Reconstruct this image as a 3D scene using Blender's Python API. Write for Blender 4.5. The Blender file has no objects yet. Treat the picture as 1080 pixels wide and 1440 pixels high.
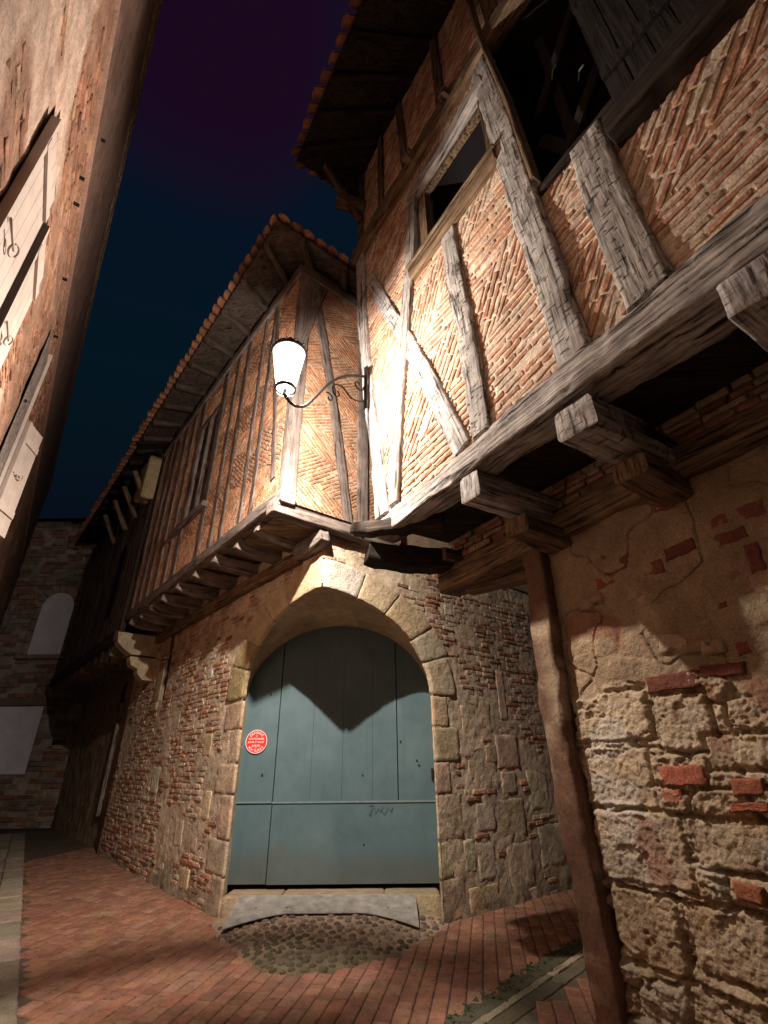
import bpy, math, random
import numpy as np
from mathutils import Vector

# ------------------------------------------------------------------ camera, world, exposure
SC = bpy.context.scene
R = math.radians
cam_d = bpy.data.cameras.new('camera'); cam = bpy.data.objects.new('camera', cam_d)
SC.collection.objects.link(cam); SC.camera = cam
cam_d.sensor_fit = 'VERTICAL'; cam_d.sensor_height = 36.0
cam_d.lens = 36.0 * 690.0 / 1440.0
cam_d.clip_start = 0.05; cam_d.clip_end = 500
from mathutils import Matrix
cam.matrix_world = (Matrix.Translation((0, 0, 1.6)) @ Matrix.Rotation(R(90 + 27.3), 4, 'X') @ Matrix.Rotation(R(-0.6), 4, 'Z'))
SC.view_settings.view_transform = 'Standard'; SC.view_settings.look = 'None'
SC.view_settings.gamma = 1.0; SC.view_settings.use_curve_mapping = False
SC.view_settings.exposure = 0.36
SC.render.engine = 'CYCLES'
SC.cycles.use_denoising = True
SC.cycles.max_bounces = 12; SC.cycles.diffuse_bounces = 6; SC.cycles.transparent_max_bounces = 8
SC.cycles.sample_clamp_indirect = 8.0

LAMP_POWER = 600.0       # bulb, all round
DOWN_SPOT_POWER = 2050.0   # added spot, no real reflector: brightens the walls, door and ground below
LAMP_COLOR = (1.0, 0.865, 0.745)

def new_world():
    w = bpy.data.worlds.new('World'); SC.world = w; w.use_nodes = True
    nt = w.node_tree; nt.nodes.clear()
    N = nt.nodes.new; L = nt.links.new
    out = N('ShaderNodeOutputWorld'); bg = N('ShaderNodeBackground'); L(bg.outputs[0], out.inputs[0])
    tc = N('ShaderNodeTexCoord')
    dot = N('ShaderNodeVectorMath'); dot.operation = 'DOT_PRODUCT'
    L(tc.outputs['Generated'], dot.inputs[0]); dot.inputs[1].default_value = (-0.24, 0.24, 0.94)
    no = N('ShaderNodeTexNoise'); no.inputs['Scale'].default_value = 2.2; no.inputs['Detail'].default_value = 3
    L(tc.outputs['Generated'], no.inputs['Vector'])
    ad = N('ShaderNodeMath'); ad.operation = 'MULTIPLY_ADD'; L(no.outputs[0], ad.inputs[0]); ad.inputs[1].default_value = 0.05; sb = N('ShaderNodeMath'); sb.operation = 'SUBTRACT'; L(dot.outputs['Value'], sb.inputs[0]); sb.inputs[1].default_value = 0.025; L(sb.outputs[0], ad.inputs[2])
    cr = N('ShaderNodeValToRGB'); L(ad.outputs[0], cr.inputs[0])
    e = cr.color_ramp.elements
    e[0].position = 0.60; e[0].color = (0.0026, 0.0040, 0.0095, 1)
    e[1].position = 0.85; e[1].color = (0.0016, 0.0085, 0.0150, 1)
    a = e.new(0.955); a.color = (0.0020, 0.0072, 0.0175, 1)
    b = e.new(0.99); b.color = (0.0115, 0.0028, 0.0140, 1)
    L(cr.outputs[0], bg.inputs['Color']); bg.inputs['Strength'].default_value = 0.72
new_world()
# soft fill sun, added to lift the alley and the shaded walls
sun_d = bpy.data.lights.new('fill_sun', 'SUN'); sun_d.energy = 0.16; sun_d.angle = R(50); sun_d.color = (1.0, 0.74, 0.66)
sun = bpy.data.objects.new('fill_sun', sun_d); SC.collection.objects.link(sun)
sun.rotation_euler = Vector((-0.22, 0.84, -0.50)).to_track_quat('-Z', 'Y').to_euler()

# ------------------------------------------------------------------ small numpy noise kit
rng = random.Random(7)
def _hash(ix, iy, iz, seed):
    h = (ix.astype(np.int64) * 374761393 + iy.astype(np.int64) * 668265263 + iz.astype(np.int64) * 2147483647 + seed * 1274126177) & 0xffffffff
    h = ((h ^ (h >> 13)) * 1274126177) & 0xffffffff
    h = ((h ^ (h >> 16)) * 2246822519) & 0xffffffff
    return ((h ^ (h >> 15)) & 0xffffff) / float(0xffffff)
def vnoise(P, seed=0):
    P = np.asarray(P, float); i = np.floor(P); f = P - i; f = f * f * (3 - 2 * f); i = i.astype(np.int64)
    r = 0
    for dx in (0, 1):
        for dy in (0, 1):
            for dz in (0, 1):
                w = (f[..., 0] if dx else 1 - f[..., 0]) * (f[..., 1] if dy else 1 - f[..., 1]) * (f[..., 2] if dz else 1 - f[..., 2])
                r = r + w * _hash(i[..., 0] + dx, i[..., 1] + dy, i[..., 2] + dz, seed)
    return r
def fbm(P, oct=4, seed=0, gain=0.5):
    P = np.asarray(P, float); s = 0; a = 1; t = 0
    for k in range(oct):
        s = s + a * vnoise(P * (2.03 ** k), seed + k * 17); t += a; a *= gain
    return s / t * 2 - 1
def fbm1(x, y, z, oct=3, seed=0): return float(fbm(np.array([[x, y, z]]), oct, seed)[0])
def worley(U, V, seed=0, jit=0.8):
    iu = np.floor(U); iv = np.floor(V); d1 = np.full(U.shape, 9.0); d2 = np.full(U.shape, 9.0); idd = np.zeros(U.shape)
    for a in (-1, 0, 1):
        for b in (-1, 0, 1):
            cu = iu + a; cv = iv + b; z = np.zeros_like(cu)
            ju = cu + .5 + jit * (_hash(cu, cv, z, seed) - .5); jv = cv + .5 + jit * (_hash(cu, cv, z, seed + 5) - .5)
            d = np.maximum(np.abs(ju - U), np.abs(jv - V)) * .6 + .4 * np.hypot(ju - U, jv - V)
            h = _hash(cu, cv, z, seed + 9)
            near = d < d1
            d2 = np.where(near, d1, np.minimum(d2, d)); idd = np.where(near, h, idd); d1 = np.where(near, d, d1)
    return d1, d2, idd
def sm(x, a, b):
    t = np.clip((x - a) / (b - a), 0, 1); return t * t * (3 - 2 * t)

# ------------------------------------------------------------------ materials
def nodes(name, rough=0.85):
    m = bpy.data.materials.new(name); m.use_nodes = True; nt = m.node_tree; nt.nodes.clear()
    o = nt.nodes.new('ShaderNodeOutputMaterial'); b = nt.nodes.new('ShaderNodeBsdfPrincipled')
    nt.links.new(b.outputs[0], o.inputs[0]); b.inputs['Roughness'].default_value = rough
    b.inputs['Specular IOR Level'].default_value = 0.25
    return m, nt, b, nt.nodes.new, nt.links.new
def ramp(nt, src, stops):
    cr = nt.nodes.new('ShaderNodeValToRGB'); nt.links.new(src, cr.inputs[0]); e = cr.color_ramp.elements
    e[0].position, e[0].color = stops[0][0], (*stops[0][1], 1); e[1].position, e[1].color = stops[-1][0], (*stops[-1][1], 1)
    for p, c in stops[1:-1]: x = e.new(p); x.color = (*c, 1)
    return cr.outputs[0]
def noise(nt, vec, scale, detail=6, rough=0.6):
    n = nt.nodes.new('ShaderNodeTexNoise'); n.inputs['Scale'].default_value = scale; n.inputs['Detail'].default_value = detail
    n.inputs['Roughness'].default_value = rough; nt.links.new(vec, n.inputs['Vector']); return n.outputs[0]
def mixc(nt, fac, a, b, mode='MIX'):
    x = nt.nodes.new('ShaderNodeMix'); x.data_type = 'RGBA'; x.blend_type = mode
    if isinstance(fac, float): x.inputs[0].default_value = fac
    else: nt.links.new(fac, x.inputs[0])
    for s, v in ((6, a), (7, b)):
        if isinstance(v, tuple): x.inputs[s].default_value = (*v, 1)
        else: nt.links.new(v, x.inputs[s])
    return x.outputs[2]
def bump(nt, h, strength, dist, prev=None):
    b = nt.nodes.new('ShaderNodeBump'); b.inputs['Strength'].default_value = strength; b.inputs['Distance'].default_value = dist
    nt.links.new(h, b.inputs['Height'])
    if prev is not None: nt.links.new(prev, b.inputs['Normal'])
    return b.outputs[0]
def objco(nt):
    return nt.nodes.new('ShaderNodeTexCoord').outputs['Object']
def attr(nt, name):
    a = nt.nodes.new('ShaderNodeAttribute'); a.attribute_name = name; return a

def mat_masonry(name, vary=0.45, b1=0.6, fine=55, dirt=(0.05, 0.04, 0.03), dirt_amt=0.35, rough=0.9):
    m, nt, b, N, L = nodes(name, rough)
    co = objco(nt); c = attr(nt, 'Col').outputs['Color']
    n1 = noise(nt, co, 5, 8); n2 = noise(nt, co, fine, 8, 0.7); n3 = noise(nt, co, 16, 6)
    v = ramp(nt, n1, [(0.25, (1 - vary,) * 3), (0.75, (1 + vary * 0.8,) * 3)])
    c1 = mixc(nt, 1.0, c, v, 'MULTIPLY')
    v2 = ramp(nt, n2, [(0.3, (0.62,) * 3), (0.7, (1.3,) * 3)])
    c2 = mixc(nt, 1.0, c1, v2, 'MULTIPLY')
    d = ramp(nt, n3, [(0.52, (0, 0, 0)), (0.72, (dirt_amt,) * 3)])
    c3 = mixc(nt, d, c2, dirt)
    L(c3, b.inputs['Base Color'])
    nb = bump(nt, n2, b1, 0.006); nb = bump(nt, n3, b1 * 0.8, 0.02, nb)
    L(nb, b.inputs['Normal'])
    return m

def mat_wood(name, light, mid, dark, crack=0.35, hack=False, rough=0.9, bs=0.9):
    m, nt, b, N, L = nodes(name, rough)
    g = attr(nt, 'Grain').outputs['Vector']
    mp = N('ShaderNodeMapping'); mp.inputs['Scale'].default_value = (1.6, 34, 34); L(g, mp.inputs['Vector'])
    n1 = noise(nt, mp.outputs[0], 1.0, 8, 0.65)
    mp2 = N('ShaderNodeMapping'); mp2.inputs['Scale'].default_value = (0.9, 9, 9); L(g, mp2.inputs['Vector'])
    n2 = noise(nt, mp2.outputs[0], 1.3, 6, 0.6)
    n3 = noise(nt, g, 5.0, 6)
    base = ramp(nt, n1, [(0.36, dark), (0.46, mid), (0.62, light)])
    v = ramp(nt, n3, [(0.3, (0.62,) * 3), (0.7, (1.22,) * 3)])
    c = mixc(nt, 1.0, base, v, 'MULTIPLY')
    oi = N('ShaderNodeObjectInfo'); c = mixc(nt, 1.0, c, ramp(nt, oi.outputs['Random'], [(0.0, (0.90, 0.86, 0.82)), (0.5, (1.03, 1.01, 1.0)), (1.0, (1.18, 1.18, 1.2))]), 'MULTIPLY')
    cr = ramp(nt, n2, [(0.33, (1, 1, 1)), (0.40, (0, 0, 0))])
    c = mixc(nt, cr, c, tuple(x * 0.7 for x in dark))
    nb = bump(nt, n1, bs, 0.012); nb = bump(nt, cr, 0.6, -0.02, nb)
    if hack:
        mp3 = N('ShaderNodeMapping'); mp3.inputs['Scale'].default_value = (30, 10, 10); mp3.inputs['Rotation'].default_value = (0, 0, 0.35); L(g, mp3.inputs['Vector'])
        hk2 = ramp(nt, noise(nt, mp3.outputs[0], 1.0, 1.5, 0.5), [(0.30, (0, 0, 0)), (0.40, (1, 1, 1))])
        nb = bump(nt, hk2, 0.8, 0.02, nb)
        c = mixc(nt, 1.0, c, mixc(nt, 0.6, (1.0, 1.0, 1.0), hk2), 'MULTIPLY')
    L(c, b.inputs['Base Color']); L(nb, b.inputs['Normal'])
    return m

def mat_plain(name, col, rough=0.6, metal=0.0, var=0.2, scale=12, bs=0.3, bd=0.004):
    m, nt, b, N, L = nodes(name, rough); b.inputs['Metallic'].default_value = metal
    co = objco(nt); n = noise(nt, co, scale, 8)
    c = ramp(nt, n, [(0.3, tuple(x * (1 - var) for x in col)), (0.7, tuple(min(1, x * (1 + var)) for x in col))])
    L(c, b.inputs['Base Color']); L(bump(nt, noise(nt, co, scale * 6, 6), bs, bd), b.inputs['Normal'])
    return m

M = {}
M['brick'] = mat_masonry('brick_and_mortar', b1=0.95)
M['stone'] = mat_masonry('rough_limestone', vary=0.3, b1=1.3, fine=80, dirt_amt=0.25)
M['pave'] = mat_masonry('clay_paving', vary=0.4, b1=0.35, fine=60, dirt=(0.03, 0.03, 0.02), dirt_amt=0.5, rough=0.75)
M['ground'] = mat_plain('dark_ground', (0.07, 0.05, 0.04), 0.95, var=0.4, scale=4)
M['wood_pale'] = mat_wood('weathered_grey_timber', (0.55, 0.53, 0.51), (0.34, 0.32, 0.31), (0.045, 0.035, 0.03), hack=False)
M['wood_hack'] = mat_wood('hacked_grey_timber', (0.52, 0.50, 0.48), (0.35, 0.335, 0.32), (0.05, 0.04, 0.032), hack=True)
M['wood_eroded'] = mat_wood('eroded_pale_timber', (0.55, 0.53, 0.50), (0.29, 0.27, 0.255), (0.03, 0.025, 0.02), bs=1.3)
M['wood_grey'] = mat_wood('smooth_grey_timber', (0.24, 0.20, 0.18), (0.16, 0.13, 0.115), (0.05, 0.04, 0.035), bs=0.5)
M['wood_brown'] = mat_wood('brown_old_timber', (0.27, 0.19, 0.12), (0.15, 0.10, 0.06), (0.03, 0.02, 0.015))
M['wood_soffit'] = mat_wood('dark_brown_roof_boards', (0.13, 0.10, 0.08), (0.085, 0.065, 0.05), (0.02, 0.016, 0.013), bs=.4)  # darker brown tone for rafters and roof undersides
M['wood_black'] = mat_wood('near_black_timber', (0.030, 0.024, 0.022), (0.018, 0.015, 0.014), (0.006, 0.005, 0.005))  # near-black tone for the loft boards and shutter
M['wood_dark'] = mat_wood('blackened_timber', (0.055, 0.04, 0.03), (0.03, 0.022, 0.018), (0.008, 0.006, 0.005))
M['plaster'] = mat_masonry('old_plaster', vary=0.25, b1=0.4, fine=40, dirt_amt=0.2)
M['dark_void'] = mat_plain('unlit_interior', (0.012, 0.010, 0.010), 0.95)
M['iron'] = mat_plain('black_iron', (0.03, 0.03, 0.028), 0.45, metal=0.6, var=0.3, scale=40)
M['steel'] = mat_plain('worn_checker_steel', (0.29, 0.275, 0.25), 0.55, metal=0.1, var=0.35, scale=9)
M['shutter_white'] = mat_plain('cream_shutter_paint', (0.42, 0.35, 0.31), 0.6, var=0.12, scale=5)
M['tile'] = mat_masonry('terracotta_tiles', vary=0.4, b1=0.4)
M['blind'] = mat_plain('grey_blind_render', (0.72, 0.70, 0.74), 0.9, var=0.12, scale=2)

def mat_door():
    m, nt, b, N, L = nodes('teal_door_paint', 0.55)
    co = objco(nt)
    n = noise(nt, co, 2.2, 7); n2 = noise(nt, co, 45, 5)
    mp = N('ShaderNodeMapping'); mp.inputs['Scale'].default_value = (14, 14, 0.7); L(co, mp.inputs['Vector']); n3 = noise(nt, mp.outputs[0], 1.5, 6)
    c = ramp(nt, n, [(0.25, (0.062, 0.108, 0.122)), (0.75, (0.108, 0.168, 0.186))])
    c = mixc(nt, ramp(nt, n3, [(0.55, (0, 0, 0)), (0.8, (0.4,) * 3)]), c, (0.05, 0.09, 0.095))
    sp = ramp(nt, n2, [(0.70, (0, 0, 0)), (0.76, (0.5,) * 3)]); c = mixc(nt, sp, c, (0.16, 0.17, 0.15))
    sx = N('ShaderNodeSeparateXYZ'); L(co, sx.inputs[0]); ma = N('ShaderNodeMath'); ma.operation = 'MULTIPLY_ADD'; L(n, ma.inputs[0]); ma.inputs[1].default_value = -0.9; L(sx.outputs['Z'], ma.inputs[2])
    foot = ramp(nt, ma.outputs[0], [(0.0, (0.55,) * 3), (0.28, (0, 0, 0))]); c = mixc(nt, foot, c, (0.085, 0.085, 0.07))
    fade = ramp(nt, noise(nt, co, 0.9, 4), [(0.52, (0, 0, 0)), (0.70, (0.35,) * 3)]); c = mixc(nt, fade, c, (0.15, 0.20, 0.21))
    L(c, b.inputs['Base Color']); nb = bump(nt, n3, 0.45, 0.006); L(bump(nt, sp, 0.4, -0.003, nb), b.inputs['Normal']); return m
M['door'] = mat_door()
def mat_col(name, col, rough=0.7):
    m, nt, b, N, L = nodes(name, rough); b.inputs['Base Color'].default_value = (*col, 1); return m
M['sign_red'] = mat_col('sign_red', (0.62, 0.035, 0.025), 0.4)
M['sign_white'] = mat_col('sign_white', (0.80, 0.74, 0.70), 0.5)
M['sign_black'] = mat_col('sign_black', (0.03, 0.02, 0.02), 0.5)
M['scribble'] = mat_col('dark_marker', (0.04, 0.065, 0.07), 0.6)
M['ledge_light'] = mat_plain('pale_teal_grey', (0.14, 0.195, 0.205), 0.6)  # paler tone than the door paint
def mat_glass():
    m = bpy.data.materials.new('glowing_lantern_glass'); m.use_nodes = True; nt = m.node_tree; nt.nodes.clear()
    o = nt.nodes.new('ShaderNodeOutputMaterial'); t = nt.nodes.new('ShaderNodeBsdfTransparent'); e = nt.nodes.new('ShaderNodeEmission')
    e.inputs['Color'].default_value = (1.0, 0.93, 0.82, 1); e.inputs['Strength'].default_value = 9.0
    mx = nt.nodes.new('ShaderNodeMixShader'); mx.inputs[0].default_value = 0.30
    nt.links.new(t.outputs[0], mx.inputs[1]); nt.links.new(e.outputs[0], mx.inputs[2]); nt.links.new(mx.outputs[0], o.inputs[0]); return m
M['glass'] = mat_glass()
def mat_bulb():
    m = bpy.data.materials.new('lit_bulb'); m.use_nodes = True; nt = m.node_tree; nt.nodes.clear()
    o = nt.nodes.new('ShaderNodeOutputMaterial'); e = nt.nodes.new('ShaderNodeEmission'); e.inputs['Color'].default_value = (1, .9, .75, 1); e.inputs['Strength'].default_value = 20
    nt.links.new(e.outputs[0], o.inputs[0]); return m
M['bulb'] = mat_bulb()

# ------------------------------------------------------------------ objects
def empty(name, loc, label, cat, group=None):
    o = bpy.data.objects.new(name, None); SC.collection.objects.link(o); o.location = loc; o.empty_display_size = 0.2
    o['label'] = label; o['category'] = cat
    if group: o['group'] = group
    return o
class MB:
    """collects geometry (world coordinates) and links it as one mesh object"""
    def __init__(s): s.v = []; s.f = []; s.m = []; s.c = []; s.g = []; s.n = 0; s.smooth = []
    def add(s, verts, faces, col=(1, 1, 1), mat=0, grain=None, smooth=False):
        verts = np.asarray(verts, float).reshape(-1, 3); k = len(verts)
        c = np.asarray(col, float)
        if c.ndim == 1: c = np.tile(c, (k, 1))
        s.v.append(verts); s.c.append(c); s.g.append(verts if grain is None else np.asarray(grain, float))
        o = s.n
        for f in faces: s.f.append([i + o for i in f])
        s.m += [mat] * len(faces); s.smooth += [smooth] * len(faces); s.n += k
    def build(s, name, mats, parent=None, kind=None, label=None):
        if not isinstance(mats, (list, tuple)): mats = [mats]
        V = np.concatenate(s.v); C = np.concatenate(s.c); G = np.concatenate(s.g)
        off = Vector((0, 0, 0))
        p = parent
        while p is not None: off += p.location; p = p.parent
        V = V - np.array(off)
        me = bpy.data.meshes.new(name)
        me.from_pydata([tuple(x) for x in V], [], s.f)
        for m in mats: me.materials.append(m if not isinstance(m, str) else M[m])
        me.polygons.foreach_set('material_index', s.m); me.polygons.foreach_set('use_smooth', s.smooth)
        a = me.color_attributes.new('Col', 'FLOAT_COLOR', 'POINT')
        a.data.foreach_set('color', np.hstack([C, np.ones((len(C), 1))]).astype(np.float32).ravel())
        g = me.attributes.new('Grain', 'FLOAT_VECTOR', 'POINT'); g.data.foreach_set('vector', G.astype(np.float32).ravel())
        me.update()
        o = bpy.data.objects.new(name, me); SC.collection.objects.link(o)
        if parent is not None: o.parent = parent
        if kind: o['kind'] = kind
        if label: o['label'] = label
        return o
def tag(o, label, cat, group=None):
    o['label'] = label; o['category'] = cat
    if group: o['group'] = group
    return o

class Frame:
    """a vertical wall plane: u along azimuth, z up, w outwards"""
    def __init__(s, P, az, side):
        a = R(az); s.P = np.array(P, float)[:2]; s.d = np.array([math.sin(a), math.cos(a)]); s.n = side * np.array([math.cos(a), -math.sin(a)])
    def __call__(s, u, z, w=0.0):
        u = np.asarray(u, float); z = np.asarray(z, float); w = np.asarray(w, float) + 0 * u
        return np.stack([s.P[0] + s.d[0] * u + s.n[0] * w, s.P[1] + s.d[1] * u + s.n[1] * w, z + 0 * u], -1)
class Path:
    """a vertical wall along a bent plan line; s measured from the key point"""
    def __init__(self, pts, key, rnd=0.10):
        pts = np.array(pts, float); seg = np.linalg.norm(np.diff(pts, axis=0), axis=1); S = np.concatenate([[0], np.cumsum(seg)])
        S -= S[key]; d = np.diff(pts, axis=0) / seg[:, None]; n = np.stack([d[:, 1], -d[:, 0]], 1)
        fs = np.arange(S[0], S[-1] + 0.01, 0.02)
        P = np.stack([np.interp(fs, S, pts[:, 0]), np.interp(fs, S, pts[:, 1])], 1)
        k = np.clip(np.searchsorted(S, fs, side='right') - 1, 0, len(n) - 1); NN = n[k]
        w = max(1, int(rnd / 0.02)); ker = np.ones(2 * w + 1) / (2 * w + 1)
        pad = lambda A: np.vstack([A[:1] + (A[:1] - A[1:2]) * np.arange(w, 0, -1)[:, None], A, A[-1:] + (A[-1:] - A[-2:-1]) * np.arange(1, w + 1)[:, None]])
        padn = lambda A: np.vstack([np.repeat(A[:1], w, 0), A, np.repeat(A[-1:], w, 0)])
        self.P = np.stack([np.convolve(pad(P)[:, i], ker, 'valid') for i in (0, 1)], 1)
        NN = np.stack([np.convolve(padn(NN)[:, i], ker, 'valid') for i in (0, 1)], 1); self.N = NN / np.linalg.norm(NN, axis=1)[:, None]
        self.fs = fs; self.S = S
    def __call__(self, u, z, w=0.0):
        u = np.asarray(u, float); z = np.asarray(z, float) + 0 * u; w = np.asarray(w, float) + 0 * u
        px = np.interp(u, self.fs, self.P[:, 0]); py = np.interp(u, self.fs, self.P[:, 1])
        nx = np.interp(u, self.fs, self.N[:, 0]); ny = np.interp(u, self.fs, self.N[:, 1])
        return np.stack([px + nx * w, py + ny * w, z], -1)

def grid(mb, F, u0, u1, z0, z1, step, hfun, cfun, hole=None, mat=0):
    nu = max(2, int((u1 - u0) / step) + 1); nz = max(2, int((z1 - z0) / step) + 1)
    U, Z = np.meshgrid(np.linspace(u0, u1, nu), np.linspace(z0, z1, nz), indexing='ij')
    H = hfun(U, Z); C = cfun(U, Z, H); V = F(U.ravel(), Z.ravel(), H.ravel())
    idx = np.arange(nu * nz).reshape(nu, nz)
    q = np.stack([idx[:-1, :-1], idx[1:, :-1], idx[1:, 1:], idx[:-1, 1:]], -1).reshape(-1, 4)
    if hole is not None:
        cu = (U[:-1, :-1] + U[1:, 1:]).ravel() / 2; cz = (Z[:-1, :-1] + Z[1:, 1:]).ravel() / 2
        q = q[~hole(cu, cz)]
    mb.add(V, q.tolist(), np.broadcast_to(C.reshape(-1, 3), (nu * nz, 3)), mat, smooth=True)

def clip(poly, clipper):
    """Sutherland-Hodgman, convex counter-clockwise clipper"""
    out = poly
    for i in range(len(clipper)):
        a = clipper[i]; b = clipper[(i + 1) % len(clipper)]
        ins = lambda p: (b[0] - a[0]) * (p[1] - a[1]) - (b[1] - a[1]) * (p[0] - a[0]) >= 0
        src = out; out = []
        if not src: return []
        for j in range(len(src)):
            p = src[j - 1]; q = src[j]; ip, iq = ins(p), ins(q)
            if ip != iq:
                dx, dy = q[0] - p[0], q[1] - p[1]; ex, ey = b[0] - a[0], b[1] - a[1]
                den = ex * dy - ey * dx
                t = (ey * (p[0] - a[0]) - ex * (p[1] - a[1])) / den if abs(den) > 1e-12 else 0
                out.append((p[0] + dx * t, p[1] + dy * t))
            if iq: out.append(q)
    return out
def area(p): return 0.5 * sum(p[i - 1][0] * p[i][1] - p[i][0] * p[i - 1][1] for i in range(len(p)))
def lump(mb, F, poly, w0, w1, ch=0.006, jit=0.004, col=(1, 1, 1), seg=0.07, mat=0, rough=0.003):
    """one brick or stone: an irregular flat-ish block standing from w0 to w1 on the wall"""
    if len(poly) < 3 or abs(area(poly)) < 1e-4: return
    if area(poly) < 0: poly = poly[::-1]
    pts = []
    for i in range(len(poly)):
        a = poly[i]; b = poly[(i + 1) % len(poly)]; L = math.hypot(b[0] - a[0], b[1] - a[1])
        if L < 1e-4: continue
        k = max(1, min(14, int(round(L / seg))))
        for j in range(k):
            t = j / k; pts.append((a[0] + (b[0] - a[0]) * t + rng.uniform(-jit, jit), a[1] + (b[1] - a[1]) * t + rng.uniform(-jit, jit)))
    n = len(pts)
    if n < 3: return
    P = np.array(pts); c = P.mean(0); D = P - c; r = np.linalg.norm(D, axis=1)[:, None] + 1e-9
    Pi = c + D * np.clip(1 - ch * 1.6 / r, 0.55, 1)
    # pull in along the short axis too
    big = abs(area(poly)) > 0.010; rings = [P, P, Pi] + ([c + (Pi - c) * t for t in (.8, .55, .28)] if big else []); so = rng.uniform(0, 50)
    U = np.concatenate([r_[:, 0] for r_ in rings] + [[c[0]]]); Z = np.concatenate([r_[:, 1] for r_ in rings] + [[c[1]]]); m = len(rings) - 2; nn = m * n + 1
    if big: top = w1 + rough * 2.0 * fbm(np.stack([U[2 * n:] * 11, Z[2 * n:] * 11, np.full(nn, so)], -1), 3, 12)
    else: top = w1 + np.array([rng.uniform(-rough, rough) for _ in range(nn)])
    W = np.concatenate([np.full(n, w0), np.full(n, w1 - ch), top]); V = F(U, Z, W); f = []; k = len(rings)
    for i in range(n):
        j = (i + 1) % n
        for q in range(k - 1): f.append([q * n + i, q * n + j, (q + 1) * n + j, (q + 1) * n + i])
        f.append([(k - 1) * n + i, (k - 1) * n + j, k * n])
    mb.add(V, f, col, mat, smooth=big)

def cvar(c, v=0.18, hue=0.06):
    k = 1 + rng.uniform(-v, v); return tuple(max(0.005, x * k * (1 + rng.uniform(-hue, hue))) for x in c)
def pick(pal):
    t = rng.random() * sum(w for w, _ in pal)
    for w, c in pal:
        t -= w
        if t <= 0: return c
    return pal[-1][1]

# --- timbers: a rough squared (or round) baulk swept along a 3-D line
def beam(mb, pts, up, wid, dep, rough=0.006, step=0.06, round_=0.18, mat=0, taper=None, seed=None, chew=0.0):
    seed = rng.randrange(9999) if seed is None else seed
    P = np.array(pts, float); seg = np.linalg.norm(np.diff(P, axis=0), axis=1); S = np.concatenate([[0], np.cumsum(seg)])
    n = max(2, int(S[-1] / step) + 1); s = np.linspace(0, S[-1], n)
    C = np.stack([np.interp(s, S, P[:, i]) for i in range(3)], 1)
    if len(P) > 2:
        for _ in range(6): C[1:-1] = (C[:-2] + 2 * C[1:-1] + C[2:]) / 4
    T = np.gradient(C, axis=0); T /= np.linalg.norm(T, axis=1)[:, None]
    up = np.array(up, float); A = up - T * (T @ up)[:, None]; A /= np.linalg.norm(A, axis=1)[:, None]; B = np.cross(T, A)
    K = 16; prof = []
    for k in range(K):
        a = 2 * math.pi * (k + .5) / K; x, y = math.cos(a), math.sin(a); e = 2 / (2 + 8 * (1 - round_))
        prof.append((math.copysign(abs(x) ** e, x) * .5, math.copysign(abs(y) ** e, y) * .5))
    prof = np.array(prof)
    tw = np.ones(n) if taper is None else np.interp(s / S[-1], np.linspace(0, 1, len(taper)), taper)
    V = []; G = []
    for i in range(n):
        nn = fbm(np.stack([np.full(K, s[i] * 2.2 + seed), prof[:, 0] * wid * 9 + seed * .37, prof[:, 1] * dep * 9], 1), 3, 3)
        n2 = fbm(np.stack([np.full(K, s[i] * 9 + seed), prof[:, 0] * wid * 40, prof[:, 1] * dep * 40], 1), 2, 8)
        off = nn * rough * 2.2 + n2 * rough * 1.3
        if chew: off = off - chew * np.maximum(0, n2 - 0.1) * 2
        rr = np.linalg.norm(prof, axis=1)
        px = prof[:, 0] * wid * tw[i] + prof[:, 0] / rr * off; py = prof[:, 1] * dep * tw[i] + prof[:, 1] / rr * off
        V.append(C[i] + A[i] * py[:, None] + B[i] * px[:, None]); G.append(np.stack([np.full(K, s[i] + seed * 1.7), px + seed, py], 1))
    V = np.concatenate(V); G = np.concatenate(G); f = []
    for i in range(n - 1):
        for k in range(K):
            j = (k + 1) % K; f.append([i * K + k, i * K + j, (i + 1) * K + j, (i + 1) * K + k])
    mb.add(V, f, (1, 1, 1), mat, grain=G, smooth=True)
    for e, s_ in ((0, -1), (n - 1, 1)):      # sawn or broken ends
        R0 = V[e * K:(e + 1) * K]; cc = C[e]; rows = [R0]
        for t in (.93, .7, .45, .2): rows.append(cc + (R0 - cc) * t + T[e] * s_ * (.006 + rough * 1.2 * fbm(np.stack([np.full(K, seed * 1.3), prof[:, 0] * t * 7, prof[:, 1] * t * 7], 1), 3, 5))[:, None])
        rows.append((cc + T[e] * s_ * .006)[None, :]); EV = np.concatenate(rows); D = EV - cc
        EG = np.stack([D @ A[e] * 2.2 + seed * 3.1, D @ B[e] * .9 + seed, np.zeros(len(EV))], 1); ef = []
        for k in range(K):
            j = (k + 1) % K
            for q in range(4): ef.append([q * K + k, q * K + j, (q + 1) * K + j, (q + 1) * K + k][::s_])
            ef.append([4 * K + k, 4 * K + j, 5 * K][::s_])
        mb.add(EV, ef, (1, 1, 1), mat, grain=EG, smooth=True)
def up3(F): return (F.n[0], F.n[1], 0.0)
def fbeam(F, uz, wid, w=0.0, dep=0.16, name='post', mat='wood_pale', parent=None, **k):
    """timber lying in a facade: uz list of (u, z); w is the offset of its outer face"""
    mb = MB(); uz = np.array(uz, float); pts = F(uz[:, 0], uz[:, 1], np.full(len(uz), w - dep / 2))
    beam(mb, pts, up3(F), wid, dep, **k)
    return mb.build(name, M[mat], parent)
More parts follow.
